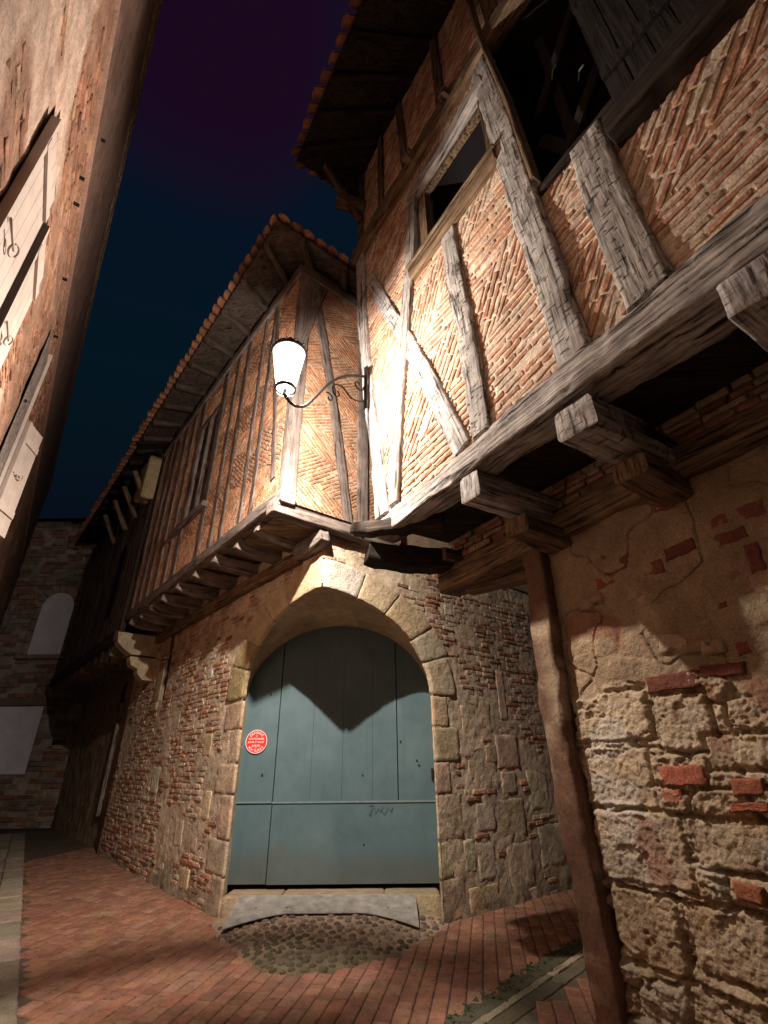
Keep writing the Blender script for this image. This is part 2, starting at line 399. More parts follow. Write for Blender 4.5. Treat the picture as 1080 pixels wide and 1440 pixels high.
def box(mb, F, u0, u1, z0, z1, w0, w1, col=(1, 1, 1), mat=0):
    U = np.array([u0, u1, u1, u0] * 2, float); Z = np.array([z0, z0, z1, z1] * 2, float); W = np.array([w0] * 4 + [w1] * 4, float)
    V = F(U, Z, W); f = [[3, 2, 1, 0], [4, 5, 6, 7], [0, 1, 5, 4], [1, 2, 6, 5], [2, 3, 7, 6], [3, 0, 4, 7]]
    g = np.stack([Z + u0 * 3.3, U, W], 1)
    mb.add(V, f, col, mat, grain=g)
def quad(mb, pts, col=(.30, .22, .15), mat=0):
    mb.add(pts, [list(range(len(pts)))], col, mat)
def tube(mb, pts, r, K=8, col=(1, 1, 1), mat=0, smooth_it=3, closed=False):
    P = np.array(pts, float); n = len(P); rr = np.full(n, r) if np.isscalar(r) else np.array(r)
    T = np.gradient(P, axis=0); T /= np.linalg.norm(T, axis=1)[:, None] + 1e-9
    V = []; a0 = np.array([0.3, 0.2, 0.93]); A = a0 - T[0] * (T[0] @ a0); A /= np.linalg.norm(A)
    for i in range(n):
        A = A - T[i] * (T[i] @ A); A /= np.linalg.norm(A); B = np.cross(T[i], A)
        for k in range(K):
            a = 2 * math.pi * k / K; V.append(P[i] + rr[i] * (math.cos(a) * A + math.sin(a) * B))
    f = [[i * K + k, i * K + (k + 1) % K, (i + 1) * K + (k + 1) % K, (i + 1) * K + k] for i in range(n - 1) for k in range(K)]
    f += [list(range(K))[::-1], [(n - 1) * K + k for k in range(K)]]
    mb.add(V, f, col, mat, smooth=True)
def lathe(mb, c, prof, K=24, mat=0, cap=False, smooth=True):
    V = []; 
    for r, z in prof:
        for k in range(K):
            a = 2 * math.pi * k / K; V.append((c[0] + r * math.cos(a), c[1] + r * math.sin(a), c[2] + z))
    n = len(prof); f = [[i * K + k, i * K + (k + 1) % K, (i + 1) * K + (k + 1) % K, (i + 1) * K + k] for i in range(n - 1) for k in range(K)]
    if cap: f += [list(range(K))[::-1], [(n - 1) * K + k for k in range(K)]]
    mb.add(V, f, (1, 1, 1), mat, smooth=smooth)

# --- brick nogging laid in slanting bands
PAL_NOG = [(5, (0.48, 0.25, 0.155)), (4, (0.54, 0.31, 0.205)), (2, (0.44, 0.205, 0.12)), (2, (0.57, 0.41, 0.30))]
MORTAR = (0.72, 0.60, 0.47)
def nogging(F, quadp, bands, bw=0.042, gap=0.026, bl=0.27, parent=None, name='brick_infill', w=0.0, pal=PAL_NOG, mortar=MORTAR, relief=0.012, slope=0.25, angs=(-38, 12, -58, 22), seed=0):
    """quadp: convex polygon (u,z) ccw. bands: list of z (at left edge) where the direction changes."""
    mb = MB(); us = [p[0] for p in quadp]; zs = [p[1] for p in quadp]; u0, u1, z0, z1 = min(us), max(us), min(zs), max(zs)
    st = 0.03
    def inside(U, Z):
        r = np.ones(U.shape, bool)
        for i in range(len(quadp)):
            a = quadp[i]; b = quadp[(i + 1) % len(quadp)]; r &= ((b[0] - a[0]) * (Z - a[1]) - (b[1] - a[1]) * (U - a[0]) >= -0.03)
        return r
    H = lambda U, Z: w - 0.004 + 0.010 * fbm(np.stack([U * 22, Z * 22, 0 * U + seed], -1), 3, 2) + 0.005 * fbm(np.stack([U * 1.3, Z * 1.3, 0 * U + seed], -1), 2, 5)
    Cc = lambda U, Z, h: np.array(mortar)[None, None, :] * (1 + 0.25 * fbm(np.stack([U * 3, Z * 3, 0 * U + seed], -1), 3, 4))[..., None]
    grid(mb, F, u0, u1, z0, z1, st, H, Cc, hole=lambda U, Z: ~inside(U, Z))
    zl = [z0 - 3] + list(bands) + [z1 + 3]
    for k in range(len(zl) - 1):
        sgn = 1 if k % 2 == 0 else -1
        s0 = slope * (1 + 0.4 * rng.uniform(-1, 1)); 
        lo = [(u0 - .01, zl[k]), (u1 + .01, zl[k] + slope * (u1 - u0))]
        hi = [(u1 + .01, zl[k + 1] + slope * (u1 - u0)), (u0 - .01, zl[k + 1])]
        reg = clip(clip([lo[0], lo[1], hi[0], hi[1]], quadp), [(u0 - 9, z0 - 9), (u1 + 9, z0 - 9), (u1 + 9, z1 + 9), (u0 - 9, z1 + 9)])
        if len(reg) < 3: continue
        if area(reg) < 0: reg = reg[::-1]
        ang = R(angs[k % len(angs)] + rng.uniform(-4, 4)); ca, sa = math.cos(ang), math.sin(ang)
        rx = [p[0] * ca + p[1] * sa for p in reg]; ry = [-p[0] * sa + p[1] * ca for p in reg]
        y = min(ry) + 0.01
        while y < max(ry):
            h = bw * rng.uniform(0.85, 1.15); x = min(rx) - rng.uniform(0, bl)
            while x < max(rx):
                l = bl * rng.uniform(0.6, 1.2); da = rng.uniform(-.006, .006)
                rect = [(x, y + da), (x + l, y - da), (x + l, y + h - da), (x, y + h + da)]
                poly = [(a * ca - b * sa, a * sa + b * ca) for a, b in rect]
                pc = clip(poly, reg)
                if len(pc) > 2 and abs(area(pc)) > 0.0012 and rng.random() > 0.03:
                    c = pick(pal)
                    if rng.random() < 0.22: c = tuple(0.55 * a + 0.45 * b for a, b in zip(c, mortar))
                    lump(mb, F, pc, w - 0.02, w + relief * rng.uniform(0.45, 1.2), ch=0.006, jit=0.0022, col=cvar(c, .11, .04), seg=0.06)
                x += l + gap * rng.uniform(0.2, 0.55)
            y += h + gap * rng.uniform(0.85, 1.15)
    return mb.build(name, M['brick'], parent)

# --- coursed masonry of thin bricks with stones let in
PAL_WALL = [(4, (0.42, 0.215, 0.135)), (4, (0.46, 0.28, 0.185)), (4, (0.46, 0.34, 0.24)), (1, (0.32, 0.15, 0.10)), (3, (0.50, 0.40, 0.29))]
PAL_STONE = [(3, (0.57, 0.46, 0.325)), (2, (0.53, 0.42, 0.30)), (1.5, (0.60, 0.51, 0.38)), (.6, (0.54, 0.40, 0.25))]
def masonry(mb, F, u0, u1, z0, z1, stones, excl, bh=0.052, gap=0.020, bl=0.24, pal=PAL_WALL, relief=0.016, skip=0.06, zwave=0.012, patch=None):
    for (a, b, c, d, colr) in stones:
        j = 0.012
        lump(mb, F, [(a, c), (b, c + rng.uniform(-j, j)), (b + rng.uniform(-j, j), d), (a, d + rng.uniform(-j, j))], -0.03, 0.004 + rng.uniform(0, .010), ch=0.006, jit=0.006, col=cvar(colr or pick(PAL_STONE), 0.10), seg=0.04, rough=0.003)
    z = z0
    while z < z1:
        h = bh * rng.uniform(0.75, 1.25); u = u0 - rng.uniform(0, bl)
        while u < u1:
            l = bl * rng.uniform(0.45, 1.25); uc = u + l / 2; zc = z + h / 2
            zz = z + zwave * fbm1(uc * .8, zc * 1.2, 3, 2) * 2
            bad = any(a - 0.008 < u + l and b + 0.008 > u and c - 0.008 < zz + h and d + 0.008 > zz for a, b, c, d, _ in stones)
            if not bad and excl is not None: bad = excl(u, zz + h / 2) or excl(u + l, zz + h / 2) or excl(uc, zz)
            if not bad and patch is not None and patch(uc, zc): bad = True
            if not bad and rng.random() > skip:
                c = pick(pal)
                poly = [(u, zz), (u + l, zz + rng.uniform(-.004, .004)), (u + l, zz + h), (u, zz + h + rng.uniform(-.004, .004))]
                lump(mb, F, poly, -0.03, relief * rng.uniform(0.0, 1.35), ch=0.007, jit=0.005, col=cvar(c, .22), seg=0.06)
            u += l + gap * rng.uniform(0.6, 1.4)
        z += h + gap * rng.uniform(0.7, 1.3)
# ================================================================== the corner house with the teal door
C_ = np.array([-0.80, 5.95]); PL = np.array([-2.02, 7.38]); PR = np.array([0.63, 7.09])
dL = np.array([math.sin(R(-39)), math.cos(R(-39))]); dR = np.array([math.sin(R(50)), math.cos(R(50))])
LOW = Path([PL + dL * 6.9, PL, C_, PR, PR + dR * 5.5], 2, rnd=0.06)
sL = -float(np.linalg.norm(C_ - PL)); sR = float(np.linalg.norm(C_ - PR))
def s_of_x(x): return sL * (x - C_[0]) / (PL[0] - C_[0]) if x < C_[0] else sR * (x - C_[0]) / (PR[0] - C_[0])
def x_of_s(s): return np.where(s < 0, C_[0] + s / sL * (PL[0] - C_[0]), C_[0] + s / sR * (PR[0] - C_[0]))
def prof(x, grow=0.0):
    """height of the arch underside at x on the outer face; grow widens it"""
    x = np.asarray(x, float); h = np.where(x < -0.80, 1.24, 1.43) + grow; e = np.where(x < -0.80, 2.25, 2.0)
    t = np.clip(np.abs(x + 0.80) / h, 0, 1)
    return np.where(np.abs(x + 0.80) < h, 2.45 + (1.17 + grow) * (1 - t ** e) ** (1 / e), -9)
HA = empty('corner_house', (-1.3, 7.0, 0), 'jettied half timbered corner house with brick ground floor and arched teal carriage door', 'house')

# arch blocks and jamb quoins
NV = 10
def arch_pt(t, g):
    """t 0..1 from left springing to right springing"""
    a = math.pi * (1 - t); c, s = math.cos(a), math.sin(a); h = (1.24 if c < 0 else 1.43) + g; e = 2.25 if c < 0 else 2.0
    x = -0.80 + h * math.copysign(abs(c) ** (2 / e), c); z = 2.45 + (1.17 + g) * s ** (2 / e); return x, z
cuts = sorted([0.0] + [min(.97, max(.02, (i + rng.uniform(-.16, .16)) / NV)) for i in range(1, NV)] + [1.0])
arch = MB()
for i in range(NV):
    t0, t1 = cuts[i] + .002, cuts[i + 1] - .002; g = 0.36 + rng.uniform(-.03, .05)
    inn = [arch_pt(t0 + (t1 - t0) * k / 4, 0.0) for k in range(5)]; out = [arch_pt(t0 + (t1 - t0) * k / 4, g) for k in range(5)]
    sp = lambda p: ((p[0] + 0.80) * (abs(sL) / 1.22 if p[0] < -.80 else sR / 1.43), p[1])
    poly = [sp(p) for p in inn] + [sp(p) for p in out[::-1]]
    col = [(0.52, 0.415, 0.27), (0.49, 0.37, 0.225), (0.55, 0.45, 0.30)][i % 3]
    if i == 5: col = (0.58, 0.51, 0.42)
    if i in (0, 1): col = (0.36, 0.27, 0.15)
    lump(arch, LOW, poly, -0.05, 0.020 + rng.uniform(0, .008), ch=0.006, jit=0.004 if i > 1 else 0.012, col=cvar(col, .10), seg=0.05, rough=0.005)
arch.build('arch_stones', M['stone'], HA)
# quoins beside the opening (s0, s1, z0, z1)
quo = []
z = -0.02
for k, h in enumerate([0.42, 0.38, 0.50, 0.36, 0.42, 0.38]):
    wL = 0.30 + 0.26 * (k % 2) + rng.uniform(-.05, .05); wR = 0.24 + 0.20 * ((k + 1) % 2) + rng.uniform(-.05, .05)
    quo.append((sL - wL, sL - .0, z, z + h - .012, rng.choice([(0.50, 0.39, 0.26), (0.46, 0.35, 0.235), (0.54, 0.43, 0.30)])))
    quo.append((sR + .0, sR + wR, z, z + h - .012, rng.choice([(0.52, 0.41, 0.27), (0.47, 0.37, 0.25)])))
    z += h
# single stones in the right-hand face
st = list(quo)
for (a, b, c, d) in [(0.55, .85, 1.9, 2.35), (1.25, 1.75, 1.55, 1.98), (1.0, 1.25, 1.62, 1.84), (.62, .88, 1.42, 1.66), (1.3, 1.62, 1.22, 1.5), (.70, 1.08, 0.82, 1.13),
                     (1.15, 1.75, .72, 1.16), (.42, .62, .42, .76), (.66, 1.0, .30, .70), (1.25, 1.8, .14, .64), (1.05, 1.22, 0.02, .34), (.45, 1.0, -.04, .26), (1.3, 1.9, -.05, .12),
                     (.95, 1.18, 2.05, 2.42), (1.42, 1.6, 2.2, 2.9), (-.35, -.15, 3.86, 4.05), (.35, .52, 3.62, 3.78), (.7, .95, 3.3, 3.46), (1.9, 2.4, 1.0, 1.5), (2.0, 2.6, .3, .8)]:
    st.append((sR + a, sR + b, c, d, None))
for (a, b, c, d) in [(0.95, 1.25, 1.75, 2.05), (.7, .95, .95, 1.3), (1.6, 1.95, .55, .9), (2.2, 2.5, .2, .5), (1.1, 1.4, .1, .35), (3.2, 3.6, 1.2, 1.6), (1.35, 1.55, 2.9, 3.05), (2.6, 2.9, 2.2, 2.5), (1.0, 1.2, .55, .9)]:
    st.append((sL - b, sL - a, c, d, None))
SLIT = (sL - 4.02, sL - 3.80, 2.80, 4.12)
def open_(s, z):
    x = x_of_s(np.asarray(s, float)); return ((s > sL) & (s < sR) & (z < np.where(z < 2.45, 9, prof(x, 0.04)))) | ((s > SLIT[0]) & (s < SLIT[1]) & (z > SLIT[2]) & (z < SLIT[3]))
def excl_low(s, z):
    s = float(s)
    if SLIT[0] - .03 < s < SLIT[1] + .03 and SLIT[2] - .03 < z < SLIT[3]: return True
    if s < sL - 4.02 and s > sL - 4.5 and z > 2.68: return True
    if sL - .40 < s < sR + .40:
        x = float(x_of_s(np.array(s))); 
        if z < 2.45: return sL - 0.0 < s < sR + 0.0
        return z < float(prof(x, 0.36))
    return False
def h_low(U, Z):
    n = fbm(np.stack([U * 2.2, Z * 2.2, 0 * U], -1), 3, 31); f = fbm(np.stack([U * 15, Z * 15, 0 * U], -1), 3, 33)
    return 0.003 + 0.014 * f + 0.010 * n + 0.05 * sm(0.35 - Z, 0, .5) * np.abs(n)
def c_low(U, Z, H):
    base = np.array([0.56, 0.45, 0.33]); n = fbm(np.stack([U * 1.7, Z * 1.7, 0 * U + 3], -1), 4, 35)[..., None]
    c = base * (1 + 0.35 * n); moss = (sm(0.48 - Z + 0.35 * n[..., 0], 0, .5) * 0.6)[..., None]
    c = c * (1 - moss) + np.array([0.055, 0.055, 0.03]) * moss
    return c
low = MB()
grid(low, LOW, -8.3, 7.0, -0.15, 4.48, 0.035, h_low, c_low, hole=open_)
patch = lambda u, z: fbm1(u * 1.3, z * 1.3, 7, 3, 55) > (0.28 if z > .7 else 0.12)
masonry(low, LOW, -8.2, 4.2, -0.02, 4.42, st, excl_low, patch=patch)
low.build('masonry_wall', [M['brick']], HA)

# reveal: the vaulted passage between the wall face and the door
rev = MB()
DY = 7.70
def inner(t):
    a = math.pi * (1 - t); c, s = math.cos(a), math.sin(a); x = -0.70 + 1.36 * math.copysign(abs(c) ** 1.02, c); return x, 2.45 + 1.10 * s ** 1.02
line_o = [(-2.02, z) for z in np.linspace(-0.05, 2.40, 22)] + [arch_pt(t, 0) for t in np.linspace(0, 1, 60)] + [(0.63, z) for z in np.linspace(2.40, -0.05, 22)]
line_i = [(-2.04, z) for z in np.linspace(-0.05, 2.40, 22)] + [inner(t) for t in np.linspace(0, 1, 60)] + [(0.66, z) for z in np.linspace(2.40, -0.05, 22)]
O = np.array([LOW(s_of_x(min(.63, max(-2.02, x))), z, 0.012) if z > 2.42 else LOW((sL if x < 0 else sR), z, 0.012) for x, z in line_o]).reshape(-1, 3)
I = np.array([(x, DY + .03, z) for x, z in line_i])
K = 14; n = len(O); V = []; Cc = []
for k in range(K + 1):
    t = k / K; P = O * (1 - t) + I * t
    nn = fbm(P * 9, 3, 41); off = np.stack([np.sign(P[:, 0] + .7) * nn * .008, 0 * nn, nn * .008], 1)
    V.append(P + off); blk = np.array([_hash(np.array([int(i * 13 / n)]), np.array([k // 7]), np.array([0]), 5)[0] for i in range(n)])
    Cc.append(np.array([0.49, 0.39, 0.255])[None, :] * (0.85 + 0.35 * blk)[:, None])
V = np.concatenate(V); Cc = np.concatenate(Cc)
rev.add(V, [[k * n + i, k * n + i + 1, (k + 1) * n + i + 1, (k + 1) * n + i] for k in range(K) for i in range(n - 1)], Cc, 0, smooth=True)
rev.build('arch_reveal', [M['stone']], HA)

# door: boarded leaf filling the opening
DF = Frame((0, DY), 90, 1)
def dtop(x): return 2.45 + 1.12 * max(0.0, 1 - min(1, abs((x + .70) / 1.38)) ** 2.0) ** 0.5
door = MB()
def leaf(x0, x1, z0, ztop, w, th=0.05):
    xs = np.linspace(x0, x1, 14); top = [min(ztop, dtop(x)) if ztop > 2.4 else ztop for x in xs]
    ring = [(x, z0) for x in xs] + [(x, t) for x, t in zip(xs[::-1], top[::-1])]
    U = np.array([p[0] for p in ring]); Z = np.array([p[1] for p in ring]); n = len(ring)
    mb = MB(); V = np.vstack([DF(U, Z, w - th), DF(U, Z, w - .004), DF(x0 + (x1 - x0) / 2 + (U - (x0 + x1) / 2) * (1 - .008 / (x1 - x0)), Z * 1.0 - np.where(np.arange(n) < 14, -.004, .004), w)])
    f = [[i, (i + 1) % n, n + (i + 1) % n, n + i] for i in range(n)] + [[n + i, n + (i + 1) % n, 2 * n + (i + 1) % n, 2 * n + i] for i in range(n)]
    f += [[2 * n + i, 2 * n + i + 1, 2 * n + 26 - i, 2 * n + 27 - i] for i in range(13)]
    mb.add(V, f); return mb
dr = leaf(-2.10, -1.558, 0.27, 9, 0.012).build('door', M['door'], HA)
leaf(-1.545, 0.148, 1.175, 9, 0.022).build('door_panel', M['door'], dr)
leaf(0.160, 0.72, 1.175, 9, 0.012).build('door_panel', M['door'], dr)
leaf(-1.545, 0.72, 0.265, 1.155, 0.026).build('door_panel', M['door'], dr)
mb = MB(); box(mb, DF, -1.55, 0.70, 1.155, 1.178, 0.0, 0.040); box(mb, DF, -2.05, -1.56, 1.160, 1.180, 0.0, 0.030); mb.build('ledge', M['ledge_light'], dr)
mb = MB()
for x in (-1.05, -.62, -.2): box(mb, DF, x, x + .004, 1.20, 3.2, .020, .0232)
mb.build('board_joint', M['sign_black'], dr)
for (x, z) in [(-.33, 1.13 + .35), (-.78, 2.28), (-.31, .68), (.45, 1.6), (.42, 1.66), (-1.7, 2.55), (-1.72, 1.5), (.2, 1.9)]:
    mb = MB(); V = [DF(x + .012 * math.cos(a), z + .012 * math.sin(a), .03) for a in np.linspace(0, 2 * math.pi, 9)[:-1]]
    V2 = [DF(x + .012 * math.cos(a), z + .012 * math.sin(a), .0) for a in np.linspace(0, 2 * math.pi, 9)[:-1]]
    mb.add(V + V2, [list(range(8))] + [[i, (i + 1) % 8, 8 + (i + 1) % 8, 8 + i] for i in range(8)]); mb.build('nail_head', M['iron'], dr)
mb = MB(); box(mb, DF, 0.615, 0.645, 1.42, 1.56, 0.0, 0.045); mb.build('hinge', M['iron'], dr)
mb = MB()   # the small scrawl on the lower panel
rr = random.Random(3)
pts0 = [(0, .07), (.05, .085), (.03, -.04), (.0, -.03), (.06, .08), (.09, -.02), (.12, .05), (.15, .0), (.19, .06), (.16, .02), (.21, -.03), (.25, .05), (.29, .01), (.32, .06), (.30, -.01)]
V = [DF(-.24 + p[0], 1.04 + p[1], .030) for p in pts0]
pp = []
for a, b in zip(V[:-1], V[1:]):
    for t in (0, .33, .66): pp.append(a * (1 - t) + b * t)
tube(mb, pp + [V[-1]], 0.0026, K=5); mb.build('scrawl', M['scribble'], dr)
mb = MB(); V = [DF(x, z, -.10) for x, z in [(-2.25, .0), (.85, .0), (.85, 3.7), (-2.25, 3.7)]]; quad(mb, V); mb.build('passage_backing', M['dark_void'], HA)

# threshold slab
mb = MB()
for (a, b) in [(-1.99, -1.30), (-1.29, -.05), (-.04, .63)]:
    lump(mb, lambda u, z, w: np.stack([np.asarray(u, float), np.asarray(z, float), np.asarray(w, float)], -1), [(a, 7.32), (b, 7.32), (b, 7.78), (a, 7.78)], 0.0, 0.215, ch=.015, jit=.008, col=cvar((.36, .27, .18), .1), seg=.06)
mb.build('threshold', M['stone'], HA)

# ---- jetty and upper floor
J_ = (-1.305, 5.40); FL = Frame(J_, -39.5, -1); FR = Frame(J_, 51, 1)
JT = 6.9    # length of the street-side front
def joist(F, u, z, w1=0.0, w0=-1.15, wid=0.17, dep=0.22, mat='wood_grey', parent=HA, name='joist', nose=True, seedk=0):
    mb = MB(); pts = F([u] * 5, [z + (.05 if nose else 0), z + .01, z, z, z], [w1, w1 - .1, w1 - .25, (w0 + w1) / 2, w0])
    beam(mb, pts, (0, 0, 1), wid, dep, rough=.006, round_=.35, taper=[.72 if nose else 1, 1, 1, 1, 1]); return mb.build(name, M[mat], parent)
for k, u in enumerate([0.62, 1.30, 2.05, 2.85, 3.65, 4.45, 5.2, 5.95, 6.6]):
    joist(FL, u, 4.39, w1=0.0 + rng.uniform(-.03, .02), wid=.16 + rng.uniform(-.02, .02))
# brackets on the other side of the corner
joist(FR, 0.66, 4.21, w1=0.03, w0=-.6, wid=.20, dep=.22)
fbeam(FL, [(-.12, 4.60), (JT, 4.60)], .19, w=.05, dep=.20, name='jetty_beam', mat='wood_grey', parent=HA)
fbeam(FR, [(-.10, 4.46), (1.9, 4.44)], .20, w=.07, dep=.22, name='jetty_beam', mat='wood_grey', parent=HA, round_=.3)
# wall plate under the joists, and the boarded underside
fb = MB(); V = FL([-0.1, JT, JT, -0.1], [4.53] * 4, [-.02, -.02, -1.4, -1.4]); quad(fb, V[::-1]); V = FR([0, 2.2, 2.2, 0], [4.36] * 4, [-.02, -.02, -1.0, -1.0]); quad(fb, V)
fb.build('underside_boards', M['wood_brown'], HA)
mbp = MB(); pts = LOW(np.linspace(sL - 6.6, -.5, 30), np.full(30, 4.16), np.full(30, .05)); beam(mbp, pts, (0, 0, 1), .14, .18, rough=.006); mbp.build('wall_plate', M['wood_brown'], HA)

# corner post and studs
mb = MB(); c0 = FL(0.085, 4.7, -.06) + (FR(.085, 4.7, 0) - FR(0, 4.7, 0)) * .6
beam(mb, [c0, c0 + np.array([0, 0, 4.25])], FL.n.tolist() + [0], .21, .21, rough=.005, round_=.12); mb.build('post', M['wood_grey'], HA)
ZT = 8.95
for u, wd in [(0.86, .10), (1.22, .09), (1.92, .12), (2.34, .11), (2.92, .18), (4.10, .20), (4.62, .16), (5.20, .17), (5.75, .18), (6.25, .18), (6.8, .2)]:
    fbeam(FL, [(u, 4.7), (u + rng.uniform(-.05, .05), ZT)], wd, w=.025, dep=.12, name='post', mat='wood_grey', parent=HA)
fbeam(FL, [(0.25, 5.0), (0.80, 8.7)], .11, w=.022, dep=.12, name='brace', mat='wood_grey', parent=HA)
fbeam(FL, [(0, ZT - .02), (JT, ZT - .02)], .22, w=.06, dep=.2, name='wall_plate', mat='wood_grey', parent=HA)
fbeam(FR, [(1.04, 4.55), (0.72, 6.4), (0.22, 8.8)], .15, w=.03, dep=.12, name='brace', mat='wood_grey', parent=HA)
fbeam(FR, [(1.28, 4.55), (1.24, 8.9)], .20, w=.03, dep=.14, name='post', mat='wood_grey', parent=HA)
fbeam(FR, [(0.04, 7.1), (.42, 8.8)], .13, w=.028, dep=.12, name='brace', mat='wood_grey', parent=HA)
fbeam(FR, [(0, ZT - .02), (2.2, ZT - .02)], .22, w=.05, dep=.2, name='wall_plate', mat='wood_grey', parent=HA)
# infill, one mesh per bay
PAL_L = [(5, (0.50, 0.25, 0.14)), (4, (0.54, 0.29, 0.165)), (2, (0.44, 0.20, 0.11))]
ub = [0.1, 0.86, 1.22, 1.92, 2.34, 2.92]
for a, b in zip(ub[:-1], ub[1:]):
    bd = [4.95 + rng.uniform(0, .4)]
    while bd[-1] < 8.8: bd.append(bd[-1] + rng.uniform(.45, .75))
    nogging(FL, [(a, 4.62), (b, 4.62), (b, 8.9), (a, 8.9)], bd, bw=.036, gap=.024, bl=.2, parent=HA, pal=PAL_L, mortar=(.60, .46, .34), relief=.008, angs=(-40, 40, -20, 45), slope=.35, seed=int(a * 10))
nogging(FL, [(2.92, 4.62), (4.10, 4.62), (4.10, 5.75), (2.92, 5.75)], [5.2], bw=.036, gap=.024, bl=.2, parent=HA, pal=PAL_L, mortar=(.60, .46, .34), relief=.008, angs=(-40, 40), seed=77)
nogging(FL, [(2.92, 8.05), (4.10, 8.05), (4.10, 8.9), (2.92, 8.9)], [8.5], bw=.036, gap=.024, bl=.2, parent=HA, pal=PAL_L, mortar=(.60, .46, .34), relief=.008, angs=(-40, 40), seed=78)
ub = [4.10, 4.62, 5.2, 5.75, 6.25, 6.8]
for k, (a, b) in enumerate(zip(ub[:-1], ub[1:])):
    nogging(FL, [(a, 4.62), (b, 4.62), (b, 8.9), (a, 8.9)], [5.3, 6.2, 7.0, 7.9], bw=.036, gap=.024, bl=.2, parent=HA, pal=PAL_L, mortar=(.60, .46, .34), relief=.006, angs=(-40, 40, -20), seed=80 + k)
PAL_R = [(5, (0.42, 0.19, 0.10)), (4, (0.45, 0.22, 0.12)), (2, (0.38, 0.16, 0.08))]
nogging(FR, [(0.08, 4.5), (2.0, 4.5), (2.0, 8.9), (0.08, 8.9)], [5.05, 5.55, 6.0, 6.5, 7.0, 7.6, 8.1, 8.6], bw=.030, gap=.020, bl=.2, parent=HA, pal=PAL_R, mortar=(.52, .39, .28), relief=.006, angs=(-38, 32, -42, 30), slope=-.22, seed=90)
# street-side window
wd = MB(); V = FL([2.98, 4.04, 4.04, 2.98], [5.75, 5.75, 8.05, 8.05], [-.16] * 4); quad(wd, V); win = wd.build('window', M['dark_void'], HA)
for (a, b, c, d, nm) in [(2.96, 3.06, 5.7, 8.08, 'window_frame'), (3.48, 3.56, 5.8, 8.0, 'mullion'), (3.98, 4.06, 5.7, 8.08, 'window_frame'), (2.98, 4.04, 6.75, 6.87, 'transom'), (2.98, 4.04, 8.0, 8.1, 'lintel')]:
    mb = MB(); box(mb, FL, a, b, c, d, -.15, .02 if nm != 'transom' else -.02); mb.build(nm, M['wood_grey'], win)
fbeam(FL, [(2.8, 5.70), (4.6, 5.70)], .10, w=.10, dep=.2, name='sill', mat='wood_grey', parent=win)

# roof: soffit boards, rafters, and rows of half-round tiles
def roof(parent, eave, inner, rise, name='roof', tmat='tile', tw=0.21, rows=3, rafters=None, rl=.9, soff='wood_dark', fas=True, raft_names='rafter', rmat='wood_grey', lift=0.05):
    """eave: two 3-D points along the edge, inner: matching points up the slope"""
    e0, e1 = np.array(eave[0], float), np.array(eave[1], float); i0, i1 = np.array(inner[0], float), np.array(inner[1], float)
    L = np.linalg.norm(e1 - e0); mb = MB(); up = np.array([0, 0, .05])
    V = [e0, e1, i1, i0]; quad(mb, [*V]); V2 = [p + up for p in V]; quad(mb, V2[::-1]); mb.add([e0, e1, e1 + up, e0 + up], [[0, 1, 2, 3]])
    mb.build('soffit', M[soff], parent)
    tb = MB(); nt = int(L / tw)
    for k in range(nt):
        for r in range(rows):
            t = (k + .5) / nt; b = e0 * (1 - t) + e1 * t; q = i0 * (1 - t) + i1 * t; D = q - b; ln = np.linalg.norm(D); D = D / ln; A = (e1 - e0) / L; Nn = np.cross(A, D); Nn = Nn if Nn[2] > 0 else -Nn
            s0 = -.09 + r * .36 + rng.uniform(-.03, .03); s1 = s0 + .42; col = cvar((.36, .17, .09), .3); lf = lift + .012 * r + rng.uniform(-.01, .012)
            for kind, sg in (('c', 1), ('p', -1)):
                KK = 7; vv = []; off = A * (tw * .5 if sg < 0 else 0)
                for sidx, (s, rad) in enumerate(((s0, .105), (s1, .085))):
                    for th in (0, .016):
                        for j in range(KK):
                            an = math.pi * j / (KK - 1); rr_ = rad - th if sg > 0 else rad - .01 - th
                            vv.append(b + off + D * (s + (.16 if sg < 0 else 0)) + A * math.cos(an) * rr_ * .95 + Nn * (lf + .02 + sg * math.sin(an) * rr_ * .75 + (0 if sg > 0 else .05)))
                f = []
                for j in range(KK - 1):
                    f += [[j, j + 1, 2 * KK + j + 1, 2 * KK + j], [KK + j + 1, KK + j, 3 * KK + j, 3 * KK + j + 1], [j + 1, j, KK + j, KK + j + 1], [2 * KK + j, 2 * KK + j + 1, 3 * KK + j + 1, 3 * KK + j]]
                tb.add(vv, f, col if sg > 0 else tuple(x * .8 for x in col), 0, smooth=False)
    u3 = np.array([0, 0, .10]); quad(tb, [i0 + u3, i1 + u3, e1 + u3, e0 + u3], (.2, .1, .06))
    tb.build(name, M[tmat], parent)
    if rafters:
        for k in range(rafters):
            t = (k + .5) / rafters; b = e0 * (1 - t) + e1 * t; q = i0 * (1 - t) + i1 * t; D = (q - b) / np.linalg.norm(q - b)
            rb = MB(); beam(rb, [b + D * .04 - np.array([0, 0, .07]), b + D * rl - np.array([0, 0, .07])], (0, 0, 1), .10, .12, rough=.004); rb.build(raft_names, M[rmat], parent)
ZE = 8.92
ov = 0.72; ovr = .50
def corner_pt(ol, orr, z): # point offset from J beyond both faces
    A = np.array([FL.n, FR.n]); p = np.array(J_) + np.linalg.solve(A, np.array([ol, orr])); return np.array([p[0], p[1], z])
ec = corner_pt(ov, ovr, ZE); eL = FL(JT, ZE, ov); 
eR = ec + np.array([FR.d[0], FR.d[1], 0]) * 3.2; cin = corner_pt(-2.6, -2.6, ZE + 1.5)
roof(HA, (ec, eL), (cin, FL(JT, ZE + 1.5, -2.6)), 0, rafters=9, rl=1.05, rmat='wood_soffit', soff='wood_soffit')
